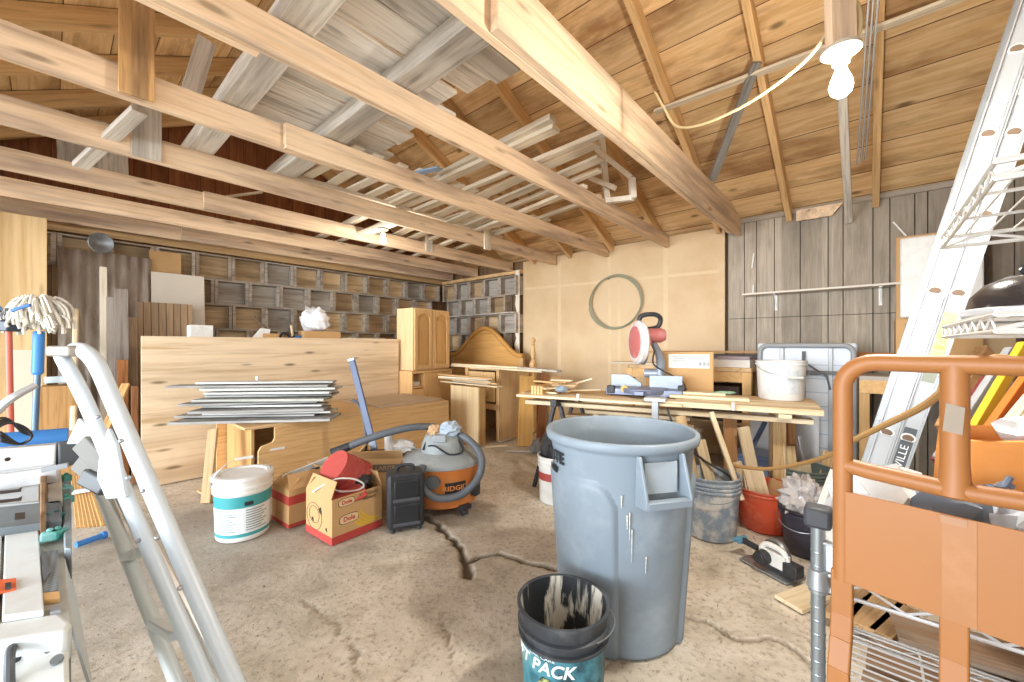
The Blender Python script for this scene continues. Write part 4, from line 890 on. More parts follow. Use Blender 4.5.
# tall sheets and boards leaning on the crate wall
m = MB(); n_ = 48; WS, HS = .62, 2.02; rows = [[], []]
for i in range(n_ + 1):
    x = WS * i / n_; y = .012 * math.cos(i / n_ * 2 * math.pi * 8)
    for k in (0, 1): rows[k].append(m.bm.verts.new((x, y + k * .19, k * HS - (x * .02 if k else 0))))
for a, b in zip(range(n_), range(1, n_ + 1)): m._f([rows[0][a], rows[0][b], rows[1][b], rows[1][a]], True)
cs = N('old_corrugated'); v = cs.coord((9, 9, 1.2)); f = cs.noise(v, 1.4, 6, .65, .5); c = cs.ramp(f, [(.32, hx('#a39584')), (.5, hx('#c2b7a9')), (.68, hx('#dcd5cb'))])
c = cs.mix(cs.ramp(cs.noise(cs.coord((3, 3, .5)), 1.5, 5), [(.5, (0, 0, 0, 1)), (.66, (.7, .7, .7, 1))]), c, hx('#7d5b3e')); cs.col(c); cs.fin(.65, .15)
tag(m.build('corrugated_sheet', cs.m, loc=RU(.04, 5.18, 0), rz=PHI, solid=.002, sharp=180), 'tall weathered corrugated sheet leaning on the crate wall', 'sheet')
def lean(name, lab, x0, x1, ytop, v, slope, w_th, mat, cat='board', ztop=None, zbot=0.01, group=None):
    """a board whose top edge shows between x0 and x1 at pixel row ytop when it stands at depth v and leans back"""
    a, b = onv(x0, ytop, v), onv(x1, ytop, v); u0, u1 = ruv(a)[0], ruv(b)[0]; H = (a.z + b.z) / 2
    m = MB(); ang = math.atan2(slope, H); m.box((0, 0, H / 2), (u1 - u0, w_th, H / math.cos(ang)), (0, 0, 0))
    o = m.build(name, mat, bev=.0015); o.location = RU((u0 + u1) / 2, v - slope, zbot); o.rotation_euler = Euler((-ang, 0, PHI), 'XYZ'); return tag(o, lab, cat, group)
lean('plywood_sheet', 'tall pale plywood sheet leaning behind the string mop', -70, 47, 210, 5.05, .35, .014, wood('plywood_tall', '#dcbd8c', '#c6a06a', 'Z', .5, stain='#a8824f', stain_amt=.4, knots=.4), 'plywood')
lean('cardboard_sheet', 'brown cardboard sheet leaning behind the beige panel', 149, 181, 253, 5.42, .12, .008, card, 'cardboard')
lean('panel', 'plain beige panel leaning above the beadboard panel', 151, 204, 275, 5.30, .14, .014, plain('beige_panel', '#d6ccbc', .6), 'panel')
lean('beadboard_panel', 'grooved brown beadboard panel standing in front of the beige one', 137, 192, 304, 5.10, .12, .014, boards('beadboard', '#b09474', '#8f7456', .055, 'X', seam='#4b3a29', seam_w=.1, run='Z', knots=0), 'panel')
lean('trim_board', 'white trim board leaning against the corrugated sheet', 99.5, 107, 268, 4.98, .1, .02, wood('pale_lumber', '#e0d3bd', '#c3ae8f', 'Z', 1.0))
lean('old_plank', 'grey plank leaning beside the white trim board', 106, 116, 298, 4.95, .12, .02, wood('grey_plank', '#a79c8f', '#7d7368', 'Z'), group=None)
lean('old_plank', 'dark grey plank standing between the white trim and the plywood', 114, 128, 290, 4.90, .12, .025, wood('darker_plank', '#90857a', '#665c52', 'Z'))
lean('old_plank', 'orange-brown plank low between the dark grey plank and plywood', 117, 128, 361, 4.82, .06, .03, wood('orange_plank', '#b87a45', '#8d5527', 'Z'))
lean('old_plank', 'red-brown post standing against the end of the plywood sheet', 131, 138, 387, 4.6, .05, .05, wood('red_post', '#a06a42', '#6f4425', 'Z'))
lean('old_plank', 'brown rough plank behind the orange-brown plank', 126, 137, 318, 4.97, .10, .02, wood('rough_plank', '#9c7f60', '#6f563d', 'Z', stain='#4e3a28'))
lean('panel', 'pale thin panel standing behind the mop pole', 13, 42, 351, 4.55, .06, .01, plain('pale_panel', '#d9cdb8', .6), 'panel')
stick('wooden_pole', 'wooden tool handle leaning against the corrugated sheet', 'handle', onv(73, 430, 4.4), onv(76, 309, 5.05), .035, .03, cream, bev=.01)
stick('wooden_stake', 'wooden stake slanting up beside the folded step ladder', 'stake', onv(96, 450, 3.6), onv(126, 384, 3.9), .045, .02, wood('stake', '#c59a62', '#9d7440', 'X'))
o = carton('wood_box', 'brown wooden box on the floor behind the blue-grey mop pole', RU(*ruv(onv(55, 400, 4.6))), PHI, .22, .20, .845, wood('box_board', '#c79a62', '#a5773f', 'Z'))
stick('metal_channel', 'grey metal channel lying on top of the brown wooden box', 'channel', at(47, 380, 3.06), at(84, 378, 3.12), .06, .05, plain('grey_channel', '#a9b3b5', .5, .3))
for k, (px, py, lab) in enumerate(((8, 470, 'upright grey post at the edge behind the broom'), (30, 470, 'short pale board stub behind the broom pole'))):
    stick('old_plank', lab, 'board', gr(px, py), gr(px, py) + Vector((0, .02, .70)), .10, .03, cream if k else wood('grey_plank', '#a79c8f', '#7d7368', 'X'))
# grey metal bowl-shaped reflector
o_ = onv(99, 243, 5.2); m = MB(); m.lathe([(0, 0), (.03, .002), (.045, .015), (.085, .035), (.09, .04), (.085, .043), (.04, .022), (.022, .012), (0, .012)], 36, M=Matrix.Rotation(math.radians(95), 4, 'X')); tag(m.build('lamp_reflector', plain('grey_reflector', '#8e9295', .4, .5, dirt='#5f6264', dirt_amt=.6), loc=RU(*ruv(o_), o_.z), rz=PHI + .3), 'grey metal bowl reflector hung above the corrugated sheet', 'reflector')
# ---------------------------------------------------------------- oak bench with the stack of shingles
r = T('oak_bench', 'low wide oak bench with a notched front board before the plywood sheet', 'bench', RU(1.87, 3.80), PHI)
L_, DP, HB = 1.90, .84, .55
m = MB(); m.box((0, 0, HB - .01), (L_, DP, .022)); m.build('bench_top', wood('oak_top', '#d8b280', '#c49a62', 'X', .9), r, bev=.003)
poly = [(-L_ / 2 + .10, .06), (L_ / 2, .06), (L_ / 2, HB - .022), (-L_ / 2 + .02, HB - .022), (-L_ / 2 + .02, .44)] 
cv = [(-L_ / 2 + .02 + .0, .40), (-L_ / 2 - .0 + .02, .38)]
poly = [(-L_ / 2 + .16, .05), (L_ / 2, .05), (L_ / 2, HB - .022), (-L_ / 2 + .20, HB - .022), (-L_ / 2 + .20, .44), (-L_ / 2 + .185, .415), (-L_ / 2 + .15, .405), (-L_ / 2 + .11, .395), (-L_ / 2 + .09, .36), (-L_ / 2 + .09, .05)]
m = MB(); m.prism(poly, .02, Matrix.Translation((0, -DP / 2 + .02, 0)) @ Matrix(((1, 0, 0, 0), (0, 0, -1, 0), (0, 1, 0, 0), (0, 0, 0, 1)))); m.build('front_board', oak_h, r, bev=.003)
m = MB(); m.box((L_ / 2 - .01, .01, HB / 2 - .012), (.02, DP - .03, HB - .03)); m.build('end_board', wood('oak', '#dcb27a', '#c59355', 'Y', 1.1), r, bev=.003)
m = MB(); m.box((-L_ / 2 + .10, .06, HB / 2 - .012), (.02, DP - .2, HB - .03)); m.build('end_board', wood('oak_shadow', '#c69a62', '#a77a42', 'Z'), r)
m = MB(); m.box((0, DP / 2 - .01, HB / 2 - .012), (L_ - .04, .02, HB - .03)); m.build('back_board', oak_h, r)
m = MB(); m.box((-L_ / 2 + .22, -DP / 2 - .003, .36), (.10, .004, .016)); m.build('white_strip', white_pl, r)
m = MB(); m.box((.55, .02, HB + .012), (.75, .72, .018)); tag(m.build('top_panel', wood('worn_panel', '#c7b094', '#ab9274', 'X', .7), loc=RU(1.87, 3.80), rz=PHI, bev=.002), 'worn flat panel laid loose on the oak bench top beside the blue bar', 'panel')
# pale board leaning at the bench end and flat one on the floor
a = gr(206, 503); stick('leaning_board', 'pale board leaning against the notched end of the oak bench', 'board', a + Vector((0, 0, .0)), at(213, 429, a.y + .13), .12, .016, wood('worn_tan', '#bb9d74', '#967650', 'X'), up=(-.5, -1, .1))
m = MB(); m.box((0, 0, .01), (.30, .6, .016)); tag(m.build('floor_board', plyw, loc=RU(.93, 3.65), rz=PHI + .1), 'plywood offcut lying flat on the floor at the notched bench end', 'board')
# stack of old siding boards
sid = [wood('siding_' + n, a, b, 'X', 1.2, stain=c, stain_amt=.6) for n, a, b, c in (('white', '#d2d0cb', '#a9a59f', '#6d6a66'), ('grey', '#aaa7a2', '#807c78', '#5b5855'), ('pale', '#c0bfb5', '#95938a', '#6b6a63'))]
zz = HB + .006; rr = random.Random(12)
stk = [(.86, 0.0, 1.15, .30, 1), (.90, .05, 1.05, .2, 1), (.98, .02, .95, .18, 0), (.99, -.04, .96, .2, 1), (1.02, .03, .90, .17, 0), (.99, .0, .97, .2, 1), (.95, -.03, .98, .18, 2), (.96, .05, .95, .18, 1), (.97, .0, .94, .18, 0), (.93, .02, 1.02, .17, 2), (.86, -.02, 1.2, .16, 1), (1.0, .0, 1.02, .1, 0)]
words_ = ['lowest', 'second up', 'third up', 'fourth up', 'fifth up', 'sixth up', 'seventh up', 'eighth up', 'ninth up', 'tenth up', 'eleventh up', 'topmost']
for k, (u0, dv, L, w_, mi) in enumerate(stk):
    th = .016 + (.004 if k % 3 == 0 else 0); a = rr.uniform(-.08, .08)
    for_v = 3.76 + dv; cS = Vector((-1.985 + (u0 - .95) * .5 + rr.uniform(-.09, .09), 3.22 + dv, 0)); dS = Vector((math.cos(.13 + a), math.sin(.13 + a), 0)) * L * .5; p0 = cS - dS + Vector((0, 0, zz + th / 2)); p1 = cS + dS + Vector((0, 0, zz + th / 2 + rr.uniform(0, .004)))
    stick('siding_board', 'old painted siding board, %s in the stack on the oak bench' % words_[k], 'board', p0, p1, w_, th, sid[mi], 'siding boards stacked on the oak bench', rag=.003)
    zz += th + .009
m = MB(); ball(m, (0, 0, .015), .015, 8); m.cyl((0, 0, -.005), (0, 0, .012), .01); tag(m.build('knob', white_pl, loc=Vector((-2.0, 3.18, zz + .005))), 'small white knob resting on top of the siding stack', 'knob')
# ---------------------------------------------------------------- fruit boxes, tool case, long bar, vacuum
fc = gr(332, 546); dr = Vector((.61, .79, 0)).normalized(); dl = Vector((-.79, .61, 0)); ang = math.atan2(dr.y, dr.x); SX, SY, SZ = .33, .31, .26
cen = fc + dr * SX / 2 + dl * SY / 2
r = carton('fruit_box', 'big open cardboard banana box holding a red tub, before the oak bench', cen, ang, SX, SY, SZ, card, flaps=(('x-', .10, 1.15), ('y+', .1, .9), ('x+', .09, 1.3)), open_=True)
redp = plain('box_red_print', '#b8443c', .7)
m = MB(); m.box((0, -SY / 2 - .0008, .022), (SX, .0015, .045)); m.box((-SX / 2 - .0008, 0, .022), (.0015, SY, .045)); m.build('red_border', redp, r)
def fronttext(t, x, z, s, mat, sx=1.0, **k): return text(t, s, mat, 'lettering', r, M=face((x, -SY / 2 - .0025, z), (1, 0, 0), (0, 0, 1)), sx=sx, **k)
def oval(x, z, a, b, mat, name, y=-.0012):
    m = MB(); pts = [(x + a * math.copysign(abs(math.cos(t)) ** .6, math.cos(t)), z + b * math.copysign(abs(math.sin(t)) ** .6, math.sin(t))) for t in [2 * math.pi * i / 28 for i in range(28)]]
    m.prism(pts, .0008, Matrix.Translation((0, -SY / 2 + y, 0)) @ Matrix(((1, 0, 0, 0), (0, 0, -1, 0), (0, 1, 0, 0), (0, 0, 0, 1)))); return m.build(name, mat, r)
for (x, z, k) in ((-.075, .226, .85), (-.06, .125, 1.0)):
    oval(x, z, .062 * k, .028 * k, dk, 'print_oval', -.0006); oval(x, z, .058 * k, .025 * k, plain('box_cream', '#e2c39a', .7), 'print_oval', -.0014)
    fronttext('Dole', x, z, .038 * k, redp, ext=.0006, bold=.001)
fronttext('BANANAS', .07, .236, .028, plain('box_brown_print', '#55423a', .7), ext=.0005); fronttext('PREMIUM', .075, .208, .022, plain('box_brown_print', '#55423a', .7), ext=.0005)
yel = plain('banana_yellow', '#dcb13a', .6)
for k in range(4):
    m = MB(); P, Q = [], []
    for i in range(13):
        t = i / 12; a = -.1 - 1.25 * t; R = .155 + .022 * k; P.append((.165 - 0 - .0 + R * math.sin(a) * 1.0 + .0, .17 + .02 + R * -math.cos(a) * .75 + .0)); R2 = R + .018 * math.sin(math.pi * min(1, t * .9 + .1)); Q.append((.165 + R2 * math.sin(a), .19 - R2 * math.cos(a) * .75))
    pts = [p for p in P if p[0] <= SX / 2] + [p for p in reversed(Q) if p[0] <= SX / 2]
    pts = [(min(x, SX / 2 - .001), max(z, .048)) for x, z in pts]
    m.prism(pts, .0008, Matrix.Translation((0, -SY / 2 - .0006, 0)) @ Matrix(((1, 0, 0, 0), (0, 0, -1, 0), (0, 1, 0, 0), (0, 0, 0, 1)))); m.build('printed_banana', yel, r)
for (y, z, s_) in ((-.02, .17, .022), (.07, .10, .014), (-.09, .075, .012)):
    m = MB(); m.prism([(y - s_, z - s_), (y + s_ * .2, z - s_ * .8), (y + s_, z + .2 * s_), (y - s_ * .5, z + s_)], .001, Matrix.Translation((-SX / 2 - .0012, 0, 0)) @ Matrix(((0, 0, 1, 0), (1, 0, 0, 0), (0, 1, 0, 0), (0, 0, 0, 1)))); m.build('hand_hole', dark_in, r)
m = MB(); m.tube([(-SX / 2 - .001, .05 + .06 * math.cos(t), .13 + .05 * math.sin(t)) for t in [2 * math.pi * i / 24 for i in range(24)]], .0015, 5, closed=True); m.tube([(-SX / 2 - .001, .05 + .09 * math.cos(t), .12 + .08 * math.sin(t)) for t in [2 * math.pi * i / 24 for i in range(24)]], .0015, 5, closed=True); m.build('print_ring', plain('box_brown_print', '#55423a', .7), r)
# red tub tipped in the box
rt_ = T('tub', 'dusty red plastic tub tipped over in the banana box', 'tub', cen + Vector((-.015, .04, .335)), 0, None, Vector((.42, .62, -.62)).to_track_quat('Z', 'Y').to_euler())
m = MB(); m.lathe([(0, -.10), (.105, -.10), (.125, .09), (.132, .092), (.132, .105), (.122, .105), (.10, -.09), (0, -.09)], 40); m.build('body', red_pl, rt_)
m = MB(); m.lathe([(.112, -.02), (.118, -.02), (.122, .015), (.116, .015)], 40); m.lathe([(.12, .05), (.126, .05), (.128, .06), (.122, .06)], 40); m.build('ridge', red_pl, rt_)
m = MB(); m.box((0, 0, 0), (.24, .16, .02), (.5, -.3, .5)); tag(m.build('red_case', red_pl, loc=cen + Vector((.03, -.075, .235)), bev=.006), 'flat red plastic cover below the tipped tub in the banana box', 'cover')
m = MB(); q = cen + Vector((.0, -.06, .27)); m.tube(curve_pts([q + Vector(p) for p in ((-.14, -.06, .0), (-.08, -.07, .04), (.0, -.05, .075), (.09, -.02, .065), (.14, .01, .02), (.10, .0, -.01), (.0, -.04, .0), (-.06, -.02, .05), (-.02, .03, .09), (.06, .05, .08))], 8), .0055, 8); tag(m.build('white_cord', plain('white_cord', '#e3dcd4', .5), None), 'white cord looped over the rim of the banana box', 'cord')
m = MB(); crumple(m, (0, 0, 0), (.055, .05, .045), .5, 21, 3); tag(m.build('black_part', black_pl, loc=cen + Vector((.10, .02, .29))), 'lumpy black fitting in the banana box', 'fitting')
# smaller box behind
fc2 = gr(289, 529); cen2 = fc2 + dr * .13 + dl * .13
r = carton('fruit_box', 'smaller open cardboard box with red bands beside the white pail', cen2, ang, .26, .25, .235, card, flaps=(('x-', .10, .6), ('y-', .10, 1.0), ('x+', .1, 1.2)), open_=True)
m = MB(); m.box((0, -.1258, .17), (.26, .0015, .055)); m.box((-.1308, 0, .17), (.0015, .25, .055)); m.box((0, -.1258, .012), (.26, .0015, .024)); m.box((-.1308, 0, .012), (.0015, .25, .024)); m.build('red_border', redp, r)
m = MB(); m.box((.03, -.127, .10), (.09, .001, .03)); m.build('grey_print', gl, r)
rt2 = T('trowel_tray', 'white tray with a black-handled trowel in the smaller cardboard box', 'tray', cen2 + Vector((.06, .02, .245)), 0, None, (.35, -.25, ang - .25))
m = MB(); m.box((0, 0, 0), (.30, .20, .012)); m.box((0, .095, .025), (.30, .012, .05)); m.box((-.145, 0, .02), (.012, .2, .04)); m.build('tray', white_pl, rt2, bev=.005)
m = MB(); m.tube(curve_pts([(-.05, -.03, .012), (-.05, -.03, .055), (.0, -.01, .07), (.06, .0, .06), (.08, .01, .02)], 8), .012, 10); m.build('trowel_handle', black_pl, rt2)
m = MB(); m.box((0, -.02, .010), (.22, .09, .003)); m.build('trowel_blade', steel, rt2)
# third box with the long blue bar
c3 = Vector((-.95, 2.95, 0)); r = carton('carton', 'open cardboard carton against the oak bench holding a long blue bar', c3, .12, .36, .26, .36, card, flaps=(('y-', .08, 2.2), ('x-', .1, .7)), open_=True)
m = MB(); m.box((.05, -.1315, .29), (.17, .001, .055)); m.build('print_patch', plain('box_grey_print', '#6e665b', .7), r); text('LARGE', .045, card, 'lettering', r, M=face((.05, -.1325, .29), (1, 0, 0), (0, 0, 1)), ext=.0006)
lb = T('long_bar', 'long dark blue box bar standing slantwise out of the open carton', 'bar', (0, 0, 0)); a, b = at(375, 452, 2.93), at(352, 361, 3.04)
m = MB(); m.bar(a, b, .045, .022, up=(0, -1, 0)); m.build('bar', plain('navy_bar', '#4a5878', .45, dirt='#6f7a90', dirt_amt=.4), lb, bev=.003)
d_ = (b - a).normalized(); m = MB(); m.bar(b + d_ * .0005, b + d_ * .02, .05, .026, up=(0, -1, 0)); m.build('end_cap', steel, lb, bev=.002)
m = MB(); m.bar(a + d_ * .03, a + d_ * .13, .046, .024, up=(0, -1, 0)); m.build('label', plain('pale_blue_label', '#a9bad0', .5), lb)
m = MB(); q = at(356, 402, 2.9); m.tube(curve_pts([at(352, 400, 3.03), at(358, 404, 3.03), at(363, 416, 3.0), at(366, 438, 2.97), at(366, 452, 2.96)], 6), .011, 8); tag(m.build('hook_tool', plain('grey_hook', '#5d6066', .5)), 'dark hooked rod beside the long blue bar', 'rod')
m = MB(); m.cyl((0, 0, 0), (0, 0, .20), .032); m.cyl((0, 0, .20), (0, 0, .215), .028); tag(m.build('canister', white_pl, loc=at(389, 455, 2.96) - Vector((0, 0, .05)), bev=.003), 'white cylinder canister standing in the open carton', 'canister')
m = MB(); crumple(m, (0, 0, 0), (.10, .07, .06), .3, 31, 3); tag(m.build('rag', fabric_w, loc=at(402, 447, 3.02)), 'white rag lying over the carton edge behind the vacuum', 'rag')
# black tool case
kc_ = gr(400, 531); r = T('tool_case', 'black upright plastic tool case standing by the banana box', 'case', Vector((-.675, 2.56, 0)), math.radians(22))
m = MB(); m.box((0, 0, .19), (.21, .15, .34)); m.box((0, 0, .185), (.225, .12, .32)); m.build('body', black_pl, r, bev=.012)
for zc in (.115, .262):
    m = MB(); m.box((0, -.078, zc), (.15, .012, .115)); m.build('panel', plain('black_panel', '#24272b', .4), r, bev=.008)
    m = MB(); m.box((0, -.083, zc - .062), (.16, .010, .02)); m.build('ledge', plain('grey_black', '#4b4e53', .5), r, bev=.003)
m = MB(); m.tube(curve_pts([(-.05, 0, .36), (-.045, 0, .385), (0, 0, .392), (.045, 0, .385), (.05, 0, .36)], 6), .011, 8); m.build('handle', black_pl, r)
for sx in (-.08, .08):
    for sy in (-.05, .05): m = MB(); m.cyl((sx, sy, 0), (sx, sy, .022), .016); m.build('foot', black_pl, r)
# orange and grey shop vacuum
vb = Vector((-.50, 2.93, 0)); fa = math.atan2(-vb.y, -vb.x)
r = T('shop_vacuum', 'orange and grey drum vacuum cleaner with its dark hose coiled around it', 'vacuum cleaner', vb)
orv = plain('vac_orange', '#d9823d', .5, dirt='#c7a079', dirt_amt=.55, dscale=6); gv = plain('vac_grey', '#9aa1a3', .55, dirt='#c4c2bb', dirt_amt=.6)
m = MB(); m.lathe([(0, .05), (.19, .05), (.205, .06), (.222, .30), (.228, .31), (.228, .325), (.0, .325)], 44); m.build('drum', orv, r)
m = MB(); m.lathe([(.231, .318), (.236, .322), (.236, .345), (.225, .36), (.15, .392), (.12, .40), (0, .40)], 44); m.build('lid', gv, r)
m = MB(); m.lathe([(.13, .395), (.125, .44), (.105, .50), (.09, .515), (0, .52)], 28); m.box((0, -.02, .50), (.08, .20, .05)); m.build('motor_head', gv, r, bev=.008)
M = Matrix.Rotation(fa - .25, 4, 'Z'); m = MB(); m.tube([M @ Vector((.20, 0, .25)), M @ Vector((.245, 0, .25))], .042, 20); m.build('inlet', plain('vac_dark', '#5d6469', .5), r)
band(r, 'label', plain('label_black', '#23272c', .6), .2145, .2185, .155, .235, fa + .05, fa + .62, .0012)
text('RIDGID', .045, orv, 'lettering', r, cyl=(.2185, fa + .33, .195, .05), bold=.001)
for k in range(4):
    a = fa + .6 + k * math.pi / 2; m = MB(); p = Vector((.21 * math.cos(a), .21 * math.sin(a), 0)); m.box((p.x * .95, p.y * .95, .055), (.07, .07, .03), (0, 0, a)); m.cyl((p.x + .015 * math.sin(a), p.y - .015 * math.cos(a), .021), (p.x - .015 * math.sin(a), p.y + .015 * math.cos(a), .021), .021); m.build('caster', black_pl, r, bev=.003)
m = MB(); a = fa + .95; m.box((.225 * math.cos(a), .225 * math.sin(a), .16), (.05, .05, .10), (0, 0, a)); m.build('latch', black_pl, r, bev=.01)
hose = curve_pts([at(423, 466, 2.66), at(420, 478, 2.60), at(424, 490, 2.60), at(438, 498, 2.62), at(460, 495, 2.66), at(478, 478, 2.70), at(481, 456, 2.76), at(466, 438, 2.86), at(440, 428, 2.95), at(415, 427, 2.86), at(390, 432, 2.78), at(365, 440, 2.74), at(350, 446, 2.72)], 16)
hose = [Vector((p.x, p.y, max(p.z, .03))) - vb for p in hose]
m = MB(); m.tube(hose, [.024 + (.0022 if i % 2 else 0) for i in range(len(hose))], 12); m.build('hose', plain('hose_grey', '#5a6067', .5, dirt='#868b8e', dirt_amt=.5), r, sharp=180)
m = MB(); a, b = hose[-1], hose[-1] + (hose[-1] - hose[-4]).normalized() * .12; m.tube([a, b], [.027, .034], 14); m.build('nozzle', black_pl, r)
m = MB(); m.tube(curve_pts([Vector((-.08, -.08, .44)), Vector((-.02, -.14, .46)), Vector((.06, -.13, .40)), Vector((.13, -.10, .41)), Vector((.10, -.05, .47)), Vector((.02, -.08, .53)), Vector((-.06, -.04, .52)), Vector((-.1, -.1, .42))], 8), .006, 7); m.build('power_cord', black_pl, r)
for ch in r.children:
    if ch.name.split('.')[0] not in ('hose', 'nozzle'): ch.scale = (1.2, 1.2, 1.0)
m = MB(); crumple(m, (0, 0, 0), (.075, .06, .06), .35, 14, 3); tag(m.build('cloth', plain('pale_blue_cloth', '#a9b8c6', .9), loc=vb + Vector((.06, -.06, .55))), 'pale blue cloth bundled on top of the vacuum cleaner', 'cloth')
m = MB(); crumple(m, (0, 0, 0), (.045, .045, .04), .4, 15, 3); tag(m.build('glove', plain('tan_glove', '#c9a680', .9), loc=vb + Vector((-.05, -.06, .545))), 'tan work glove bunched on top of the vacuum cleaner', 'glove')
# ---------------------------------------------------------------- oak cabinets, headboard, posts
CA = PHI + math.radians(8)
def arched_door(parent, x0, x1, y, z0, z1, mat_f, mat_p, arch=True):
    m = MB(); st = .05; w_ = x1 - x0; t = .02; h_ = z1 - z0
    m.box((x0 + st / 2, y, z0 + h_ / 2), (st, t, h_)); m.box((x1 - st / 2, y, z0 + h_ / 2), (st, t, h_)); m.box(((x0 + x1) / 2, y, z0 + st / 2), (w_ - 2 * st, t, st))
    n_ = 10; top = [(x0 + st, z1), (x1 - st, z1)]; low = []
    for i in range(n_ + 1):
        q = i / n_; low.append((x1 - st - q * (w_ - 2 * st), z1 - st - (.045 * (1 - math.sin(math.pi * q)) if arch else 0)))
    m.prism(top + low, t, Matrix.Translation((0, y + t / 2, 0)) @ Matrix(((1, 0, 0, 0), (0, 0, -1, 0), (0, 1, 0, 0), (0, 0, 0, 1))))
    d = m.build('door', mat_f, parent, bev=.003)
    m = MB(); m.box(((x0 + x1) / 2, y + .008, (z0 + z1) / 2), (w_ - 2 * st, .004, h_ - 2 * st + .04)); m.box(((x0 + x1) / 2, y + .002, (z0 + z1) / 2 - .025), (w_ - 2 * st - .06, .014, h_ - 2 * st - .11)); m.build('door_panel', mat_p, d, bev=.004)
    return d
wc = RU(2.91, 4.15, .835); r = T('wall_cabinet', 'oak wall cabinet with two arched doors resting on a lower cabinet', 'cabinet', wc, CA)
oakp = wood('oak_light', '#e2ba82', '#cda064', 'Z', 1.0)
m = MB(); m.box((.32, .155, .385), (.64, .29, .77)); m.build('body', wood('oak_side', '#e4c292', '#d6ad72', 'Z', .7), r, bev=.003)
oakd = wood('oak_panel', '#d2a66a', '#b98a4e', 'Z', 1.0)  # door panels coloured darker than the frames, standing in for recess shade
arched_door(r, .012, .314, -.004, .015, .755, oakp, oakd); arched_door(r, .328, .63, -.004, .015, .755, oakp, oakd)
r = T('base_cabinet', 'oak desk pedestal with an open pigeonhole under the wall cabinet', 'cabinet', RU(2.88, 4.14, 0), CA)
m = MB(); m.box((.36, .22, .815), (.72, .44, .03)); m.box((.01, .22, .40), (.02, .44, .80)); m.box((.71, .22, .40), (.02, .44, .80)); m.box((.36, .43, .40), (.70, .02, .80)); m.box((.21, .22, .40), (.02, .42, .80)); m.box((.11, .22, .63), (.19, .42, .018)); m.box((.11, .015, .30), (.19, .02, .62)); m.box((.46, .015, .40), (.49, .02, .79)); m.build('body', oak, r, bev=.002)
m = MB(); m.box((.11, .0, .52), (.16, .014, .16)); m.build('drawer_front', oakp, r, bev=.003)
m = MB(); m.box((.10, .15, .67), (.15, .20, .05)); tag(m.build('paper_stack', white_pl, loc=r.location.copy(), rz=CA), 'white paper bundle in the pigeonhole of the oak pedestal', 'paper')
# pale cabinet in front with trim strips lying on it
r = T('pale_cabinet', 'pale wooden cabinet carcass standing on end beyond the oak bench', 'cabinet', RU(3.18, 3.30), PHI)
m = MB(); m.box((.012, .24, .335), (.022, .48, .67)); m.build('side_panel', wood('pale_board', '#e0c79c', '#cfb283', 'Z', .6), r, bev=.002)
m = MB(); m.box((.07, .01, .335), (.09, .02, .66)); m.box((.07, .47, .335), (.09, .02, .66)); m.box((.07, .24, .655), (.09, .44, .02)); m.box((.07, .24, .012), (.09, .44, .02)); m.build('carcass', oak, r)
zz = .69; rr = random.Random(5)
for k in range(6):
    a = rr.uniform(-.12, .12); c0 = RU(3.20 + rr.uniform(-.03, .12), 3.55, zz); d_ = RU(-math.sin(a) * .0 + a, 1, 0).normalized() * rr.uniform(.32, .55)
    stick('trim_strip', 'pale trim strip lying across the pale cabinet, %s' % words_[k], 'trim', c0 - d_, c0 + d_, rr.uniform(.04, .10), .016, [cream, pale_lumber, pine_h][k % 3], 'trim strips on the pale cabinet'); zz += .0185
# golden base cabinet
r = T('base_cabinet', 'golden wood base cabinet with an open lower bay beside the arched headboard', 'cabinet', RU(3.54, 3.30), PHI)
m = MB(); m.box((.28, .01, .43), (.54, .022, .86)); m.box((.28, .59, .43), (.54, .022, .86)); m.box((.54, .3, .43), (.02, .56, .86)); m.box((.28, .3, .85), (.54, .56, .02)); m.box((.28, .3, .42), (.52, .56, .018)); m.build('carcass', wood('golden_side', '#dab888', '#c9a06a', 'Z', .6), r, bev=.002)
m = MB(); m.box((-.006, .3, .40), (.018, .6, .07)); m.box((-.006, .025, .43), (.018, .05, .86)); m.box((-.006, .575, .43), (.018, .05, .86)); m.build('face_frame', oak, r, bev=.002)
dd = T('tmp', 'x y z w', 'x'); bpy.data.objects.remove(dd)
m = MB(); m.box((-.014, .3, .64), (.02, .46, .36)); d_ = m.build('door', oakp, r, bev=.004)
m = MB(); P = [(.12, -.13), (-.12, -.13), (-.12, .06)] + [(-.12 + .24 * i / 10, .06 + .05 * math.sin(math.pi * i / 10)) for i in range(1, 10)] + [(.12, .06)]
m.prism(P, .008, Matrix.Translation((-.024, .3, .64)) @ Matrix(((0, 0, -1, 0), (1, 0, 0, 0), (0, 1, 0, 0), (0, 0, 0, 1)))); m.build('door_panel', oak, d_, bev=.003)
for k, (u0, v0, u1, v1, z, w_, lab, mt) in enumerate(((3.62, 4.25, 3.42, 2.55, .872, .09, 'long cream board lying across the golden base cabinet, lower one', cream), (3.75, 4.2, 3.60, 2.72, .872, .09, 'long tan board lying across the golden base cabinet at the back', pine_h), (3.58, 4.2, 3.50, 2.75, .893, .07, 'long cream board lying across the golden base cabinet, upper one', cream), (3.52, 3.0, 3.30, 2.28, .892, .07, 'short grey board overhanging the end of the golden base cabinet', grey_lumber))):
    stick('long_board', lab, 'board', RU(u0, v0, z), RU(u1, v1, z), w_, .02, mt, 'boards across the golden base cabinet')
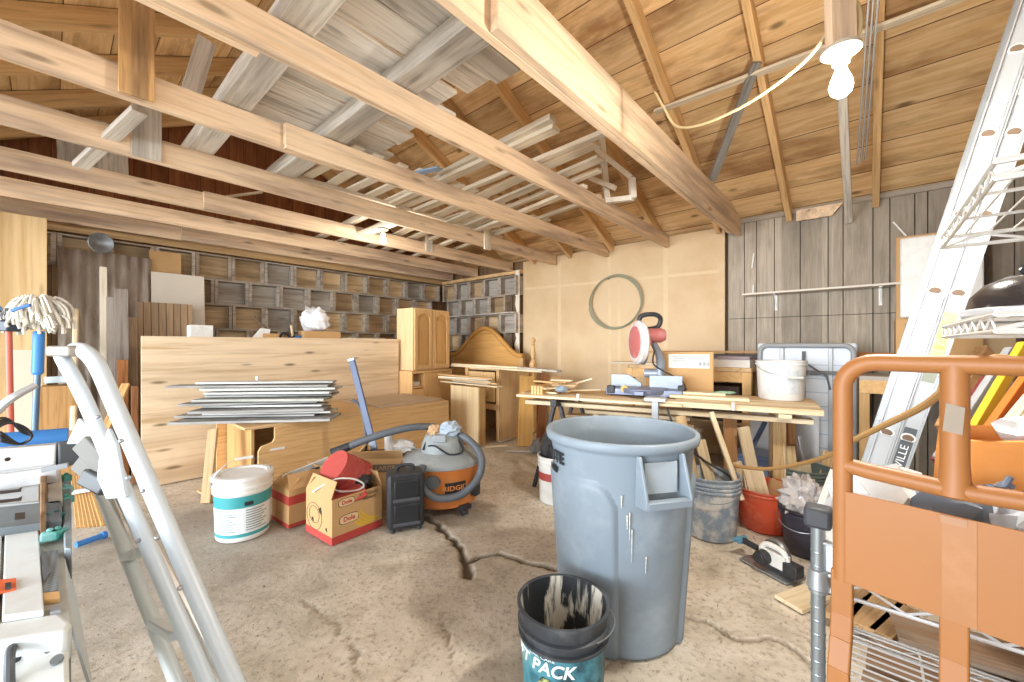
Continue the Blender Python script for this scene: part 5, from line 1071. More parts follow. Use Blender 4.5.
# arched headboard leaning in the corner
r = T('headboard', 'arched pine bed headboard leaning in the corner under the grey crates', 'headboard', RU(4.30, 4.33), PHI, None)
W2 = .76
def hz(q): return 1.0 + .40 * (0.5 + 0.5 * math.cos(math.pi * min(1, abs(q) / .70))) ** .85
pts = [(W2 - 2 * W2 * i / 40, hz(W2 - 2 * W2 * i / 40)) for i in range(41)]
m = MB(); m.prism([(-W2, .25), (W2, .25)] + pts, .025, Matrix(((0, 0, 1, 0), (1, 0, 0, 0), (0, 1, 0, 0), (0, 0, 0, 1)))); m.build('panel', wood('pine_panel', '#d9a45e', '#c08a48', 'Y', .7, knots=.4), r, bev=.002)
m = MB(); m.tube([(.0, y, z) for y, z in pts], .034, 12); m.build('arched_rail', wood('pine_rail', '#d39a50', '#b97f3b', 'Y', .7), r)
for s_ in (-1, 1): m = MB(); m.box((.012, s_ * (W2 - .03), .5), (.05, .06, 1.0)); m.build('post', pine_v, r, bev=.004)
# turned bed post
p_ = onu(533, 365, 4.2); r = T('bed_post', 'turned pine bed post with a ball finial beside the headboard', 'post', RU(4.2, ruv(p_)[1], 0), PHI)
m = MB(); zt = 1.25; m.lathe([(0, zt), (.025, zt - .008), (.036, zt - .035), (.025, zt - .065), (.016, zt - .08), (.03, zt - .095), (.018, zt - .11), (.03, zt - .16), (.036, zt - .21), (.026, zt - .27), (.02, zt - .29), (.034, zt - .31), (.034, zt - .34), (.0, zt - .34)], 24); m.build('finial', pine_v, r)
m = MB(); m.box((0, 0, (zt - .335) / 2), (.07, .07, zt - .335)); m.build('shaft', pine_v, r, bev=.006)
a = gr(525, 446); stick('leg_board', 'golden pine board leg standing between the base cabinet and the saw table', 'board', a, at(527, 376, a.y + .1), .17, .035, wood('golden_leg', '#dca95f', '#c79045', 'X'), up=(.2, -1, .0))
a = gr(540, 440); stick('leg_board', 'dark red-brown board standing behind the golden leg board', 'board', a, at(545, 374, a.y + .05), .10, .03, wood('red_post', '#a06a42', '#6f4425', 'X'), up=(.2, -1, .0))
a = gr(553, 441); stick('leg_board', 'tan hardboard strip standing behind the saw table end', 'board', a, at(556, 376, a.y + .05), .12, .02, wood('tan_strip', '#c9a271', '#b18853', 'X'), up=(.2, -1, .0))
for k, (x, y, L, a) in enumerate(((496, 447, .25, .3), (520, 452, .3, -.1), (548, 452, .22, .2), (505, 441, .18, .8))):
    p = gr(x, y); d_ = Vector((math.cos(a), math.sin(a), 0)) * L / 2; stick('floor_scrap', 'thin wood scrap lying on the floor by the golden cabinet, %s along' % ordn[k], 'scrap', p - d_ + Vector((0, 0, .008)), p + d_ + Vector((0, 0, .008)), .04, .012, [cream, grey_lumber][k % 2], 'wood scraps on the floor by the cabinets')
# ================================================================ right side: ladder, racks, cart
LP = lambda k: Vector((1.722 + .0586 * k, 1.65 - .042 * k, CAMH + .2195 + .297 * k))
LD = Vector((.0586, -.042, .297)).normalized(); LU = Vector((UX, UY, 0)); LU = (LU - LD * LU.dot(LD)).normalized(); LV = LD.cross(LU)   # LV points across the rails
if LV.dot(Vector((UY, -UX, 0))) < 0: LV = -LV
r = T('extension_ladder', 'tall aluminium extension ladder leaning up to the roof, two rails showing edge on', 'ladder', LP(-4.55))
Mi = Matrix.Translation(-LP(-4.55))
ladder_al = plain('ladder_aluminium', '#b2b6b9', .38, .35, dirt='#b9bab8', dirt_amt=.4, dscale=6)
def rail(off_v, k0, k1, du, nm):
    m = MB(); a, b = LP(k0) + LV * off_v + LU * du, LP(k1) + LV * off_v + LU * du
    X = LD; Y = LV; Z = LU
    M = Matrix((X, Y, Z)).transposed().to_4x4(); M.translation = (a + b) / 2; M = Mi @ M; L = (b - a).length
    m.box((0, 0, 0), (L, .060, .004), M=M)
    for s_ in (-1, 1): m.box((0, s_ * .029, -.006 if du < .1 else .006), (L, .005, .016), M=M); m.box((0, s_ * .022, -.003), (L, .004, .004), M=M)
    return m.build(nm, ladder_al, r)
for off_v, k0, k1, nm in ((0, -4.5, 5.6, 'base_section'), (.066, -3.6, 5.75, 'fly_section')):
    for du in (0, .40): rail(off_v, k0, k1, du, 'side_rail')
    k = math.ceil(k0)
    while k < k1:
        p = LP(k) + LV * off_v; M = Mi @ Matrix.Translation(p) @ Matrix((LV, LD, LU)).transposed().to_4x4()
        m = MB(); D_ = [(.017 * math.cos(a), .017 * math.sin(a) * .8) for a in [math.pi * i / 10 for i in range(11)]] + [(-.012, -.007), (.012, -.007)]
        m.prism(D_, .396, M); m.build('rung', ladder_al, r)
        m = MB(); big_ = [(x * 1.5, y * 1.6) for x, y in D_]; m.prism(big_, .004, M @ Matrix.Translation((0, 0, -.006))); m.build('rung_end', plain('ladder_rim', '#e4e3df', .4, .3), r, bev=.001)
        m = MB(); m.prism([(x * 1.1, y * 1.15) for x, y in D_], .001, M @ Matrix.Translation((0, 0, -.0072))); m.build('rung_hole', plain('rung_hole', '#6e5a48', .7), r)
        k += 1
def on_ladder(k0, k1, off_v, wid_, mat, nm, d=.0026):
    m = MB(); a, b = LP(k0) + LV * off_v, LP(k1) + LV * off_v; M = Matrix((LD, LV, LU)).transposed().to_4x4(); M.translation = (a + b) / 2 - LU * d
    m.box((0, 0, 0), ((b - a).length, wid_, .001), M=Mi @ M); return m.build(nm, mat, r)
on_ladder(-1.15, -.25, .066, .042, plain('yellow_sticker', '#d8cf7e', .5, dirt='#efe9c4', dirt_amt=.5, dscale=25), 'warning_label')
on_ladder(-1.2, -1.03, .066, .042, plain('sticker_grey', '#8b8f80', .5), 'label_print', .0032)
for q in (-.9, -.75, -.6, -.45): on_ladder(q, q + .05, .066, .030, plain('sticker_print', '#a89f63', .5), 'label_line', .0032)
on_ladder(-3.15, -1.85, .066, .040, plain('sticker_dark', '#50555a', .5), 'brand_plate')
a = LP(-2.45) + LV * .066 - LU * .0036
text('LOUISVILLE', .037, wt, 'lettering', r, M=Mi @ face(a, LD, -LV), ext=.0003, sx=1.15)
for off_v in (0, .066):
    for k_ in (2.45, 2.75): on_ladder(k_, k_ + .18, off_v, .052, plain('bracket_white', '#e8e8e4', .4), 'guide_bracket', .006) if off_v else None
m = MB(); 
for du in (0, .40): m.box((0, 0, .02), (.05, .07, .05), M=Mi @ Matrix.Translation(LP(-4.55) + LU * du) @ Matrix.Rotation(PHI, 4, 'Z'))
m.build('foot', black_pl, r)
# ---------------------------------------------------------------- wire racks
chrome = plain('rack_chrome', '#d2d3d2', .4, .35)
whitewire = plain('white_wire', '#d9d9d5', .4, .3)
def wire_shelf(u0, u1, v0, v1, z, mat, parent, run='v', step=.028, nm='shelf', dp=.034):
    m = MB()
    for du in (u0, u1):
        for dz in (0, -dp): m.tube([(du, v0, z + dz), (du, v1, z + dz)], .0042, 6)
        n_ = int(abs(v1 - v0) / .06); pts = [(du, v0 + (v1 - v0) * i / n_, z - (.002 if i % 2 else dp - .002)) for i in range(n_ + 1)]; m.tube(pts, .0032, 5)
    for dv in (v0, v1):
        for dz in (0, -dp): m.tube([(u0, dv, z + dz), (u1, dv, z + dz)], .0042 if dp > .03 else .003, 6)
        n_ = int(abs(u1 - u0) / .03); pts = [(u0 + (u1 - u0) * i / n_, dv, z - (.002 if i % 2 else dp - .002)) for i in range(n_ + 1)]; m.tube(pts, .0026 if dp > .03 else .0018, 5)
    if run == 'v':
        q = u0 + step
        while q < u1 - .01: m.tube([(q, v0, z + .004), (q, v1, z + .004)], .0026, 5); q += step
        for q in (.2, .5, .8): m.tube([(u0, v0 + (v1 - v0) * q, z), (u1, v0 + (v1 - v0) * q, z)], .003, 5)
    else:
        q = v0
        while q > v1: m.tube([(u0, q, z + .004), (u1, q, z + .004)], .0018, 5); q -= step
        for q in (.33, .66): m.tube([(u0 + (u1 - u0) * q, v0, z), (u0 + (u1 - u0) * q, v1, z)], .003, 5)
    return m.build(nm, mat, parent)
RK = RU(1.125, .083); r = T('wire_rack', 'low chrome wire shelving rack behind the orange cart', 'rack', RK, PHI)
pole = plain('rack_pole', '#a3adb2', .3, .75)
for (u, v) in ((0, 0), (.47, -.03), (0, -.90), (.47, -.90)):
    m = MB(); m.cyl((u, v, .02), (u, v, .755), .0135, n=16)
    for i in range(22): z = .06 + i * .03; m.lathe([(.0137, z), (.0143, z + .001), (.0143, z + .003), (.0137, z + .004)], 16, (u, v, 0))
    m.cyl((u, v, 0), (u, v, .02), .02); m.build('post', pole, r)
    m = MB(); m.box((u, v, .77), (.05, .05, .045)); m.build('post_cap', plain('cap_grey', '#3d3f44', .55), r, bev=.008)
    for z in (.63, .283): m = MB(); m.lathe([(.014, z - .02), (.021, z - .018), (.018, z + .022), (.014, z + .024)], 16, (u, v, 0)); m.lathe([(.0145, z - .028), (.018, z - .027), (.018, z - .021), (.0145, z - .02)], 16, (u, v, 0)); m.build('collar', steel, r)
wire_shelf(0, .47, -.016, -.884, .645, chrome, r); wire_shelf(0, .47, -.016, -.884, .298, chrome, r)
# brown timber lying on the floor under and behind the rack
BG = 'old timber on the floor behind the rack'
bo = wood('brown_old', '#b8966c', '#7d5d3b', 'X', 1.2, stain='#57412c')
for (x0, y0, x1, y1, w_, lab) in ((836, 619, 862, 590, .09, 'brown board end next to the rack post on the floor behind the rack'), (857, 626, 890, 598, .11, 'split brown board, second from the rack post behind the rack'), (880, 636, 908, 609, .07, 'lighter brown board, third from the rack post behind the rack')):
    stick('old_board', lab, 'board', gr(x0, y0, .045), gr(x1, y1, .045), w_, .025, bo, BG)
dr_ = wood('dark_rough', '#95785f', '#654d38', 'X', 1.2, stain='#a89b8c', stain_amt=.6)
stick('old_board', 'wide dark rough board lying along the wall side behind the wire rack', 'board', gr(893, 626, .05), gr(1040, 668, .05), .20, .03, dr_, BG)
stick('old_board', 'dark rough board lying on the floor under the back of the wire rack', 'board', RU(1.72, .02, .03), RU(1.66, -.86, .03), .22, .03, dr_, BG)
stick('old_board', 'broad brown plywood strip lying on the floor under the wire rack front', 'board', RU(1.36, .0, .03), RU(1.36, -.86, .03), .30, .03, bo, BG)
stick('old_board', 'rough board lying between the wide dark board and the rack', 'board', RU(1.98, .0, .03), RU(1.93, -.86, .03), .20, .03, dr_, BG)
# two white wire shelves fixed to the side wall above
for z, lab, cat_ in ((1.19, 'white wire shelf level with the ladder label, carrying a dark helmet', 'shelf'), (1.388, 'upper white wire shelf crossing the ladder below the roof', 'shelf')):
    r2 = T('wire_shelf', lab, cat_, RU(.81, -.125, 0), PHI); wire_shelf(0, .50, 0, RW + .135, z, whitewire, r2, run='u', step=.034, dp=.022)
    m = MB()
    for u in (.02, .48): m.bar((u, RW + .12, z - .13), (u, -.60, z - .030), .012, .012); m.bar((u, RW + .12, z - .14), (u, RW + .12, z), .012, .012)
    m.build('bracket', whitewire, r2)
hp = RU(1.10, -.215, 1.198); r2 = T('helmet', 'shiny black rounded helmet on the lower white wire shelf', 'helmet', hp, PHI)
m = MB(); m.lathe([(.135, 0), (.138, .02), (.128, .06), (.10, .095), (.06, .115), (0, .122)], 32, sx=1.25); m.build('shell', plain('glossy_black', '#2e2b2c', .2, dirt='#8c8a8a', dirt_amt=.4, dscale=6), r2)
m = MB(); crumple(m, (0, 0, .135), (.035, .03, .022), .5, 3, 3); m.build('top_vent', black_pl, r2)
m = MB(); m.lathe([(.139, .0), (.145, .005), (.143, .022), (.136, .025)], 32, sx=1.25); m.build('rim', plain('helmet_grey', '#c4c6ca', .4), r2); r2.scale = (.6, .6, .6)
# ---------------------------------------------------------------- things on the rack: bag, levels, lumber, rags
def rp(u, v, z): return RU(u, v, z)
bagm = plain('orange_canvas', '#e0954c', .8, dirt='#cf7f38', dirt_amt=.5, dscale=5, bumps=.15, bscale=90)
bc = RU(1.46, -.42, .665); r = T('tool_bag', 'open orange canvas tool bag with dark cord handles on the wire rack', 'bag', bc, PHI + .15)
m = MB(); n_ = 24
def bagring(z, sx, sy, j): return [m.bm.verts.new((sx * (1 if abs(math.cos(a)) < 1e-9 else math.copysign(abs(math.cos(a)) ** .45, math.cos(a))) + j * math.sin(5 * a), sy * math.copysign(abs(math.sin(a)) ** .45, math.sin(a)) + j * math.cos(7 * a), z + j * math.sin(3 * a))) for a in [2 * math.pi * i / n_ for i in range(n_)]]
rgs = [bagring(0, .10, .25, 0), bagring(.10, .125, .275, .004), bagring(.20, .12, .27, .007), bagring(.275, .115, .265, .008), bagring(.278, .108, .257, .008), bagring(.10, .11, .25, .004)]
for a, b in zip(rgs, rgs[1:]):
    for k in range(n_): m._f([a[k], a[(k + 1) % n_], b[(k + 1) % n_], b[k]], True)
m._f(rgs[0][::-1]); m._f(rgs[-1]); m.build('body', bagm, r, sharp=60)
for y0 in (-.14, .08): m = MB(); m.tube(curve_pts([(-.128, y0 - .07, .225), (-.138, y0, .218), (-.128, y0 + .07, .228)], 6), .005, 7); ball(m, (-.128, y0 + .07, .228), .009, 8); m.build('cord_handle', plain('brown_cord', '#5a3524', .7), r)
for y0 in (-.1, .12): m = MB(); m.box((-.128, y0, .09), (.012, .16, .12)); m.build('pocket', bagm, r, bev=.006)
m = MB(); crumple(m, (0, 0, 0), (.09, .13, .05), .4, 41, 3); tag(m.build('rag', fabric_w, loc=RU(1.46, -.36, .95), rz=PHI), 'white and grey rag stuffed in the top of the orange tool bag', 'rag')
for k, (u, v, z, sx, sy, sz, mt, lab) in enumerate(((1.28, -.03, .775, .09, .10, .09, fabric_w, 'white crumpled cloth at the post end of the rack shelf'), (1.22, -.13, .775, .07, .07, .085, plain('slate_cloth', '#77828f', .9), 'slate blue cloth bundle on the rack shelf before the orange bag'), (1.22, -.26, .77, .07, .09, .09, plain('pale_cloth', '#c5c9cf', .9, dirt='#6d7884', dirt_amt=.6), 'pale grey cloth with dark patches on the rack shelf'), (1.20, -.45, .765, .06, .10, .075, plain('purple_cloth', '#a0679a', .9, dirt='#d9b5d2', dirt_amt=.8, dscale=40), 'purple speckled packet on the rack shelf behind the orange plate'))):
    m = MB(); crumple(m, (0, 0, 0), (sx, sy, sz), .35, 50 + k, 3); tag(m.build('cloth', mt, loc=RU(u, v, z), rz=PHI), lab, 'cloth')
    m = MB()
m = MB(); m.box((0, 0, .03), (.20, .62, .06)); m.box((0, 0, .062), (.21, .63, .006)); tag(m.build('tray', plain('silver_box', '#c9cccf', .4, .3), loc=RU(1.22, -.24, .653), rz=PHI, bev=.004) , 'flat silver tray on the rack shelf under the bundled cloths', 'tray')
m = MB(); m.tube(curve_pts([at(990, 492, .80), at(1003, 484, .82), at(1012, 487, .82)], 5), .006, 8); m.tube(curve_pts([at(990, 487, .80), at(1002, 488, .81), at(1010, 478, .82)], 5), .006, 8); m.cyl(at(985, 489, .80), at(992, 490, .80), .009); tag(m.build('pliers', plain('blue_grey_tool', '#72849a', .4, .3)), 'blue-grey pliers lying on the pale cloth before the orange bag', 'pliers')
# long levels and lumber standing slantwise behind the bag, resting on the rack and the bench behind
def lvl(lab, x0, y0, Y0, x1, y1, Y1, w_, h_, mt, nm='level', holes=False):
    a, b = at(x0, y0, Y0), at(x1, y1, Y1); r = T(nm, lab, 'level' if nm == 'level' else 'board', a); d = (b - a)
    m = MB(); m.bar((0, 0, 0), d, w_, h_, up=(.3, -1, .2)); m.build('beam', mt, r, bev=.002)
    if holes:
        M = frame((0, 0, 0), d, 0, (.3, -1, .2)); m = MB()
        for q in (-.36, -.2, .05, .25, .4): m.box((q * d.length, 0, h_ / 2 + .0006), (d.length * .09, w_ * .35, .0015), M=M)
        m.build('cutout', plain('dark_red_slot', '#6e2417', .6), r)
    return r
lvl('grey spirit level slanting behind the orange cart, next to the yellow one', 940, 462, 1.36, 1012, 352, 1.50, .05, .022, plain('level_grey', '#a7abb1', .4, .3))
lvl('yellow spirit level slanting behind the orange cart', 952, 468, 1.33, 1024, 345, 1.47, .035, .022, plain('level_yellow', '#d9b02e', .5))
lvl('orange slotted level slanting behind the orange cart handle', 952, 490, 1.27, 1050, 352, 1.40, .062, .022, plain('level_orange', '#d8702a', .5), holes=True)
lvl('dark red thin bar slanting behind the cart post', 935, 462, 1.42, 985, 380, 1.55, .03, .015, plain('dark_red', '#7a2f33', .5), 'metal_bar')
lvl('brown cardboard tube-shaped board leaning at the ladder edge', 944, 430, 1.62, 985, 350, 1.75, .05, .04, wood('brown_board', '#b98a5b', '#96683c', 'X'), 'board')
for k, (dx, lab) in enumerate(((0, 'pale plank slanting at the rack end, beside the orange level'), (16, 'pale plank slanting at the rack end, middle one'), (32, 'pale plank slanting at the rack end, outermost one'))):
    stick('lean_plank', lab, 'plank', at(975 + dx, 478, 1.22 - .02 * k), at(1062 + dx, 372, 1.32 - .02 * k), .075, .03, pale_lumber, 'pale planks slanting on the rack', up=(.3, -1, .2))
m = MB(); m.box((0, 0, 0), (.30, .30, .18)); tag(m.build('storage_box', plain('slate_box', '#76808e', .5), loc=RU(1.72, -.58, 1.02), rz=PHI, bev=.01), 'slate blue box behind the levels under the white wire shelf', 'box')
m = MB(); m.box((0, 0, .46), (.34, .34, .92)); tag(m.build('storage_crate', plain('grey_box', '#8f8b84', .6), loc=RU(1.80, -.62, 0), rz=PHI, bev=.006), 'tall grey box on the floor carrying the slate blue box', 'box')
# tan rope strung from the buckets to the cart
m = MB(); m.tube(curve_pts([at(735, 466, 2.36), at(765, 469, 2.2), at(800, 464, 2.0), at(830, 455, 1.75), at(850, 442, 1.55), at(885, 425, 1.35), at(920, 408, 1.15), at(945, 390, 1.0), at(968, 371, .90), at(985, 362, .86), at(1003, 359, .84), at(1030, 366, .82)], 10), .010, 8); tag(m.build('rope', rope), 'thick tan rope stretched from the offcut buckets over the orange cart', 'rope')
# ---------------------------------------------------------------- orange cart
OC = Vector((.637, .78, 0)); cz = math.atan2(-.79, .61); r = T('hand_cart', 'orange tubular steel cart with a sheet metal back plate beside the rack', 'cart', OC, cz)
P1, P2 = .146, .29; ZT2 = 1.118
m = MB()
def loop(x0, x1, zb, z1, rad, rr_, y=0):
    pts = [(x0, y, zb)]; 
    for k in range(8): a = math.radians(180 - 90 * k / 7); pts.append((x0 + rad + rad * math.cos(a), y, z1 - rad + rad * math.sin(a)))
    pts += [(x1, y, z1)]
    return pts
m.tube(loop(0, P1, .70, ZT2, .05, 0), .0155, 16); m.build('upright', orange_pt, r)
m = MB(); pts = loop(0, P1, .70, ZT2, .05, 0); m.tube([(2 * P1 - p[0], p[1], p[2]) for p in pts], .0155, 16); m.build('upright', orange_pt, r)
m = MB(); m.tube([(P1, 0, .905), (P1, 0, .93), (P1, 0, .96), (P1, 0, 1.10), (P1, 0, 1.122), (P1, 0, 1.126)], [.024, .019, .0175, .0175, .015, .006], 18); m.build('centre_post', orange_pt, r)
m = MB(); m.tube([(.0, 0, .921), (.04, -.002, .917), (P1, -.004, .912), (P2 - .04, -.002, .917), (P2, 0, .921)], .0145, 14); m.build('crossbar', orange_pt, r)
m = MB(); m.box((P1, -.012, .787), (P2 + .01, .003, .172)); m.build('back_plate', orange_pt, r, bev=.001)
m = MB(); m.box((P1 + .006, -.0142, .787), (.038, .0015, .170)); m.build('plate_patch', plain('orange_worn', '#a57145', .4, dirt='#bd8d62', dirt_amt=.5), r)
m = MB(); m.box((P1, -.0150, .865), (.03, .003, .012)); m.build('weld', plain('worn_metal', '#a57a58', .5), r)
for x in (0, P1, P2):
    w_ = .034
    m = MB(); prof = [(-.004, .715), (-.005, .635), (-.012, .59), (-.028, .54), (-.035, .04)]
    for (y0, z0), (y1, z1) in zip(prof, prof[1:]): m.bar((x, y0, z0 + .002), (x, y1, z1 - .002), w_, .012, up=(0, -1, 0))
    m.build('leg', orange_pt, r, bev=.003)
m = MB(); m.box((P1, -.06, .03), (P2 + .05, .16, .006)); m.build('toe_plate', orange_pt, r, bev=.001)
for x in (-.035, P2 + .035):
    m = MB(); m.lathe([(.0, -.015), (.05, -.018), (.07, -.014), (.07, .014), (.05, .018), (0, .015)], 28, M=Matrix.Translation((x, .01, .07)) @ Matrix.Rotation(math.pi / 2, 4, 'Y')); m.build('wheel', black_pl, r)
m = MB(); m.cyl((-.05, .01, .07), (P2 + .05, .01, .07), .008); m.build('axle', steel, r)
m = MB(); m.prism([(-.012, -.02), (.010, -.024), (.013, .02), (-.008, .026)], .0006, Matrix.Translation((P1, -.0173, 1.03)) @ Matrix(((1, 0, 0, 0), (0, 0, -1, 0), (0, 1, 0, 0), (0, 0, 0, 1)))); m.build('scuffed_patch', plain('scuff', '#8a7a66', .5), r)
# ================================================================ left side: saw, ladder, mop
Zs = .70
def pl(pxs, z, th, mat, name, parent, bev=.002):
    m = MB(); P = [gr(x, y, z) for x, y in pxs]; a = [m.bm.verts.new(p) for p in P]; b = [m.bm.verts.new(p - Vector((0, 0, th))) for p in P]; n_ = len(P)
    m._f(a); m._f(b[::-1])
    for i in range(n_): m._f([a[i], b[i], b[(i + 1) % n_], a[(i + 1) % n_]])
    return m.build(name, mat, parent, bev=bev)
saw = T('table_saw', 'grey and white table saw with aluminium rails at the doorway side', 'saw', (0, 0, 0))
sw = plain('saw_white', '#d8dddd', .4, dirt='#b7b4ab', dirt_amt=.5); sg = plain('saw_frame', '#7f878a', .4, .3, dirt='#b9b8b2', dirt_amt=.5)
def sb(pxs, z0, z1, mat, name, bev=.003): return pl(pxs, z1, z1 - z0, mat, name, saw, bev)
pl([(-60, 640), (-60, 505), (62, 498), (66, 560), (71, 622)], Zs - .012, .05, plain('saw_table', '#b9bbb4', .45, .2, dirt='#948f83', dirt_amt=.6), 'table_bed', saw)
pl([(5, 529), (38, 522), (44, 610), (2, 616)], Zs, .012, sw, 'table_insert', saw)
pl([(-60, 536), (2, 530), (-2, 617), (-60, 622)], Zs, .012, sw, 'table_insert', saw)
pl([(-4, 580), (16, 578), (16, 588), (-4, 593)], Zs + .004, .004, plain('orange_tag', '#d8622f', .5), 'orange_tag', saw, 0)
pl([(5, 583), (11, 582), (11, 587), (5, 588)], Zs + .008, .004, black_pl, 'tag_screw', saw, 0)
gm = N('mesh_grey'); br = gm.n('ShaderNodeTexChecker'); br.inputs['Scale'].default_value = 130; gm.l(gm.coord(rand=False), br.inputs['Vector']); gm.col(gm.mix(br.outputs['Fac'], hx('#8a9296'), hx('#6a7175'))); gm.fin(.6)
pl([(41, 552), (58, 550), (59, 590), (43, 592)], Zs - .004, .008, gm.m, 'grille', saw, 0); pl([(43, 593), (59, 591), (60, 598), (44, 600)], Zs - .003, .008, plain('pale_orange', '#d0a56a', .5), 'orange_strip', saw, 0)
pl([(41, 545), (47, 558), (50, 572), (44, 582), (42, 570)], Zs + .001, .004, plain('dark_bracket', '#5b5d60', .5), 'bracket', saw, 0)
pl([(49, 607), (60, 605), (61, 610), (50, 612)], Zs - .006, .006, plain('pale_slot', '#8b8d90', .5), 'slot', saw, 0)
pl([(-60, 640), (-60, 652), (66, 630), (72, 622), (60, 612), (0, 622)], Zs - .01, .06, sw, 'front_rim', saw, .006)
# front housing with cable grommet and bolts
P_ = [gr(-60, 655, Zs - .03), gr(68, 632, Zs - .03)]
m = MB(); q = [Vector((p.x, p.y, Zs - .03)) for p in P_]; fwd = Vector((UY, -UX, 0))                     # toward the camera along the room axis
a0, a1 = q; b0, b1 = a0 + fwd * .16 + Vector((0, 0, -.06)), a1 + fwd * .13 + Vector((.0, 0, -.06)); c0, c1 = b0 + Vector((0, 0, -.35)), b1 + Vector((0, 0, -.35)); back = -fwd * .9
vs = [m.bm.verts.new(p) for p in (a0, a1, b1, b0, c1, c0, a1 + back, a0 + back, a1 + back - Vector((0, 0, .42)), a0 + back - Vector((0, 0, .42)))]
for f in ((0, 1, 2, 3), (3, 2, 4, 5), (0, 7, 6, 1), (1, 6, 8, 4, 2), (0, 3, 5, 9, 7), (5, 4, 8, 9), (6, 7, 9, 8)): m._f([vs[i] for i in f])
m.build('housing', plain('housing_white', '#d5dad8', .45, dirt='#bdb9ae', dirt_amt=.5), saw, bev=.006)
nrm = (a1 - a0).cross(b0 - a0).normalized(); nrm = nrm if nrm.z > 0 else -nrm
def onslope(px, py):
    d = Vector(((px - CX) / FOC, 1, (HOR - py) / FOC)); o = Vector((0, 0, CAMH)); t = (a0 - o).dot(nrm) / d.dot(nrm); return o + d * t
for (x, y, rr_, mt, nm) in ((16, 656, .011, black_pl, 'grommet'), (50, 649, .0075, plain('bolt_grey', '#7e858a', .4, .4), 'bolt'), (57, 660, .0075, plain('bolt_grey', '#7e858a', .4, .4), 'bolt')):
    p = onslope(x, y); m = MB(); m.cyl(p - nrm * .002, p + nrm * .003, rr_, n=24); m.build(nm, mt, saw)
p = onslope(16, 656); m = MB(); m.tube(curve_pts([p - nrm * .01, p + nrm * .02, p + nrm * .025 + fwd * .03 + Vector((0, 0, -.03)), p + fwd * .06 + Vector((0, 0, -.14))], 8), .006, 10); m.build('power_cord', plain('cord_grey', '#4d5256', .5), saw)
for sx in ((-60, 652), (60, 640)):
    p = gr(sx[0], sx[1], Zs); 
    for qd in (-.1, -.75): g = p - fwd * (-qd) * -1 if False else p + fwd * qd; m = MB(); m.box((g.x, g.y, .15), (.04, .04, .30)); m.build('leg', sg, saw)
A4, B4 = gr(64, 548, Zs - .014), gr(72, 624, Zs - .014); C4, D4 = at(97, 705, B4.y + .005), at(77, 598, A4.y + .005)
m = MB(); q4 = [A4, B4, C4, D4]; off4 = Vector((-.006, 0, 0)); va = [m.bm.verts.new(p) for p in q4]; vb4 = [m.bm.verts.new(p + off4) for p in q4]; m._f(va); m._f(vb4[::-1])
for i in range(4): m._f([va[i], vb4[i], vb4[(i + 1) % 4], va[(i + 1) % 4]])
m.build('side_skirt', plain('skirt_grey', '#b9c0c1', .45, dirt='#9a978e', dirt_amt=.5), saw)
# cross members, fence and rails
sb([(-60, 514), (62, 500), (62, 519), (-60, 536)], Zs - .03, Zs + .02, plain('bar_slate', '#6c7478', .4, .4, dirt='#8f9698', dirt_amt=.5), 'cross_bar'); pl([(15, 513), (25, 512), (25, 518), (15, 519)], Zs + .0215, .004, dark_in, 'hole', saw, 0)
sb([(-60, 486), (40, 478), (40, 501), (-60, 511)], Zs - .02, Zs + .025, plain('fence_grey', '#b5b8b7', .35, .5, dirt='#8d8f8d', dirt_amt=.6), 'fence_plate')
for y in (489, 498): pl([(-20, y + 4), (18, y), (22, y - 2), (21, y + 2), (-20, y + 7)], Zs + .0265, .003, dark_in, 'slot', saw, 0)
sb([(40, 466), (47, 465), (46, 511), (40, 513)], Zs - .01, Zs + .05, wood('brown_strip', '#8f6d4c', '#6a4c30', 'X'), 'brown_strip')
sb([(47, 470), (61, 469), (63, 502), (47, 504)], Zs - .03, Zs + .02, plain('beige_plate', '#cfcabd', .5), 'beige_plate')
sb([(62, 482), (71, 480), (72, 548), (64, 548)], Zs - .06, Zs + .01, sg, 'side_post')
pa, pb = at(-60, 466, 1.16), at(57, 455, 1.30)
m = MB(); m.bar(pa, pb, .035, .075); m.build('rail', plain('rail_white', '#dcdedd', .35, .2), saw, bev=.004)
m = MB(); m.bar(pb, at(81, 451, 1.345), .038, .078); m.build('rail_end', plain('rail_end', '#565b60', .4), saw, bev=.005)
m = MB(); m.bar(at(-60, 490, 1.12), at(58, 473, 1.27), .03, .05); m.build('rail', alu, saw, bev=.003)
m = MB(); p = at(8, 458, 1.225) + Vector((UY, -UX, 0)) * .02; m.cyl(p, p + Vector((UY, -UX, 0)) * .003, .006); m.build('rail_hole', dark_in, saw)
m = MB(); m.bar(at(42, 470, 1.20), at(68, 465, 1.23), .012, .014); m.build('slide_rod', steel, saw)
for sx, sd in ((-50, 1.15), (30, 1.45)): p = at(sx, 470, sd); m = MB(); m.box((p.x, p.y, p.z / 2 - .02), (.04, .04, p.z - .04)); m.build('leg', sg, saw)
tg = plain('teal_clamp', '#3f8a80', .5, dirt='#7db5aa', dirt_amt=.5)
for k, (x, y, lab) in enumerate(((48, 520, 'front'), (57, 517, 'front'), (50, 536, 'b'), (58, 534, 'b'), (66, 478, 'c'), (66, 490, 'c'), (66, 500, 'c'))):
    p = gr(x, y, Zs + .005); m = MB(); m.box((p.x, p.y, p.z), (.022, .03, .022), (0, 0, .3 + k)); m.cyl((p.x, p.y, p.z + .01), (p.x, p.y, p.z + .018), .006); m.build('clamp_block', tg if k % 3 != 2 else plain('teal_pale', '#79b3b0', .5), saw, bev=.004)
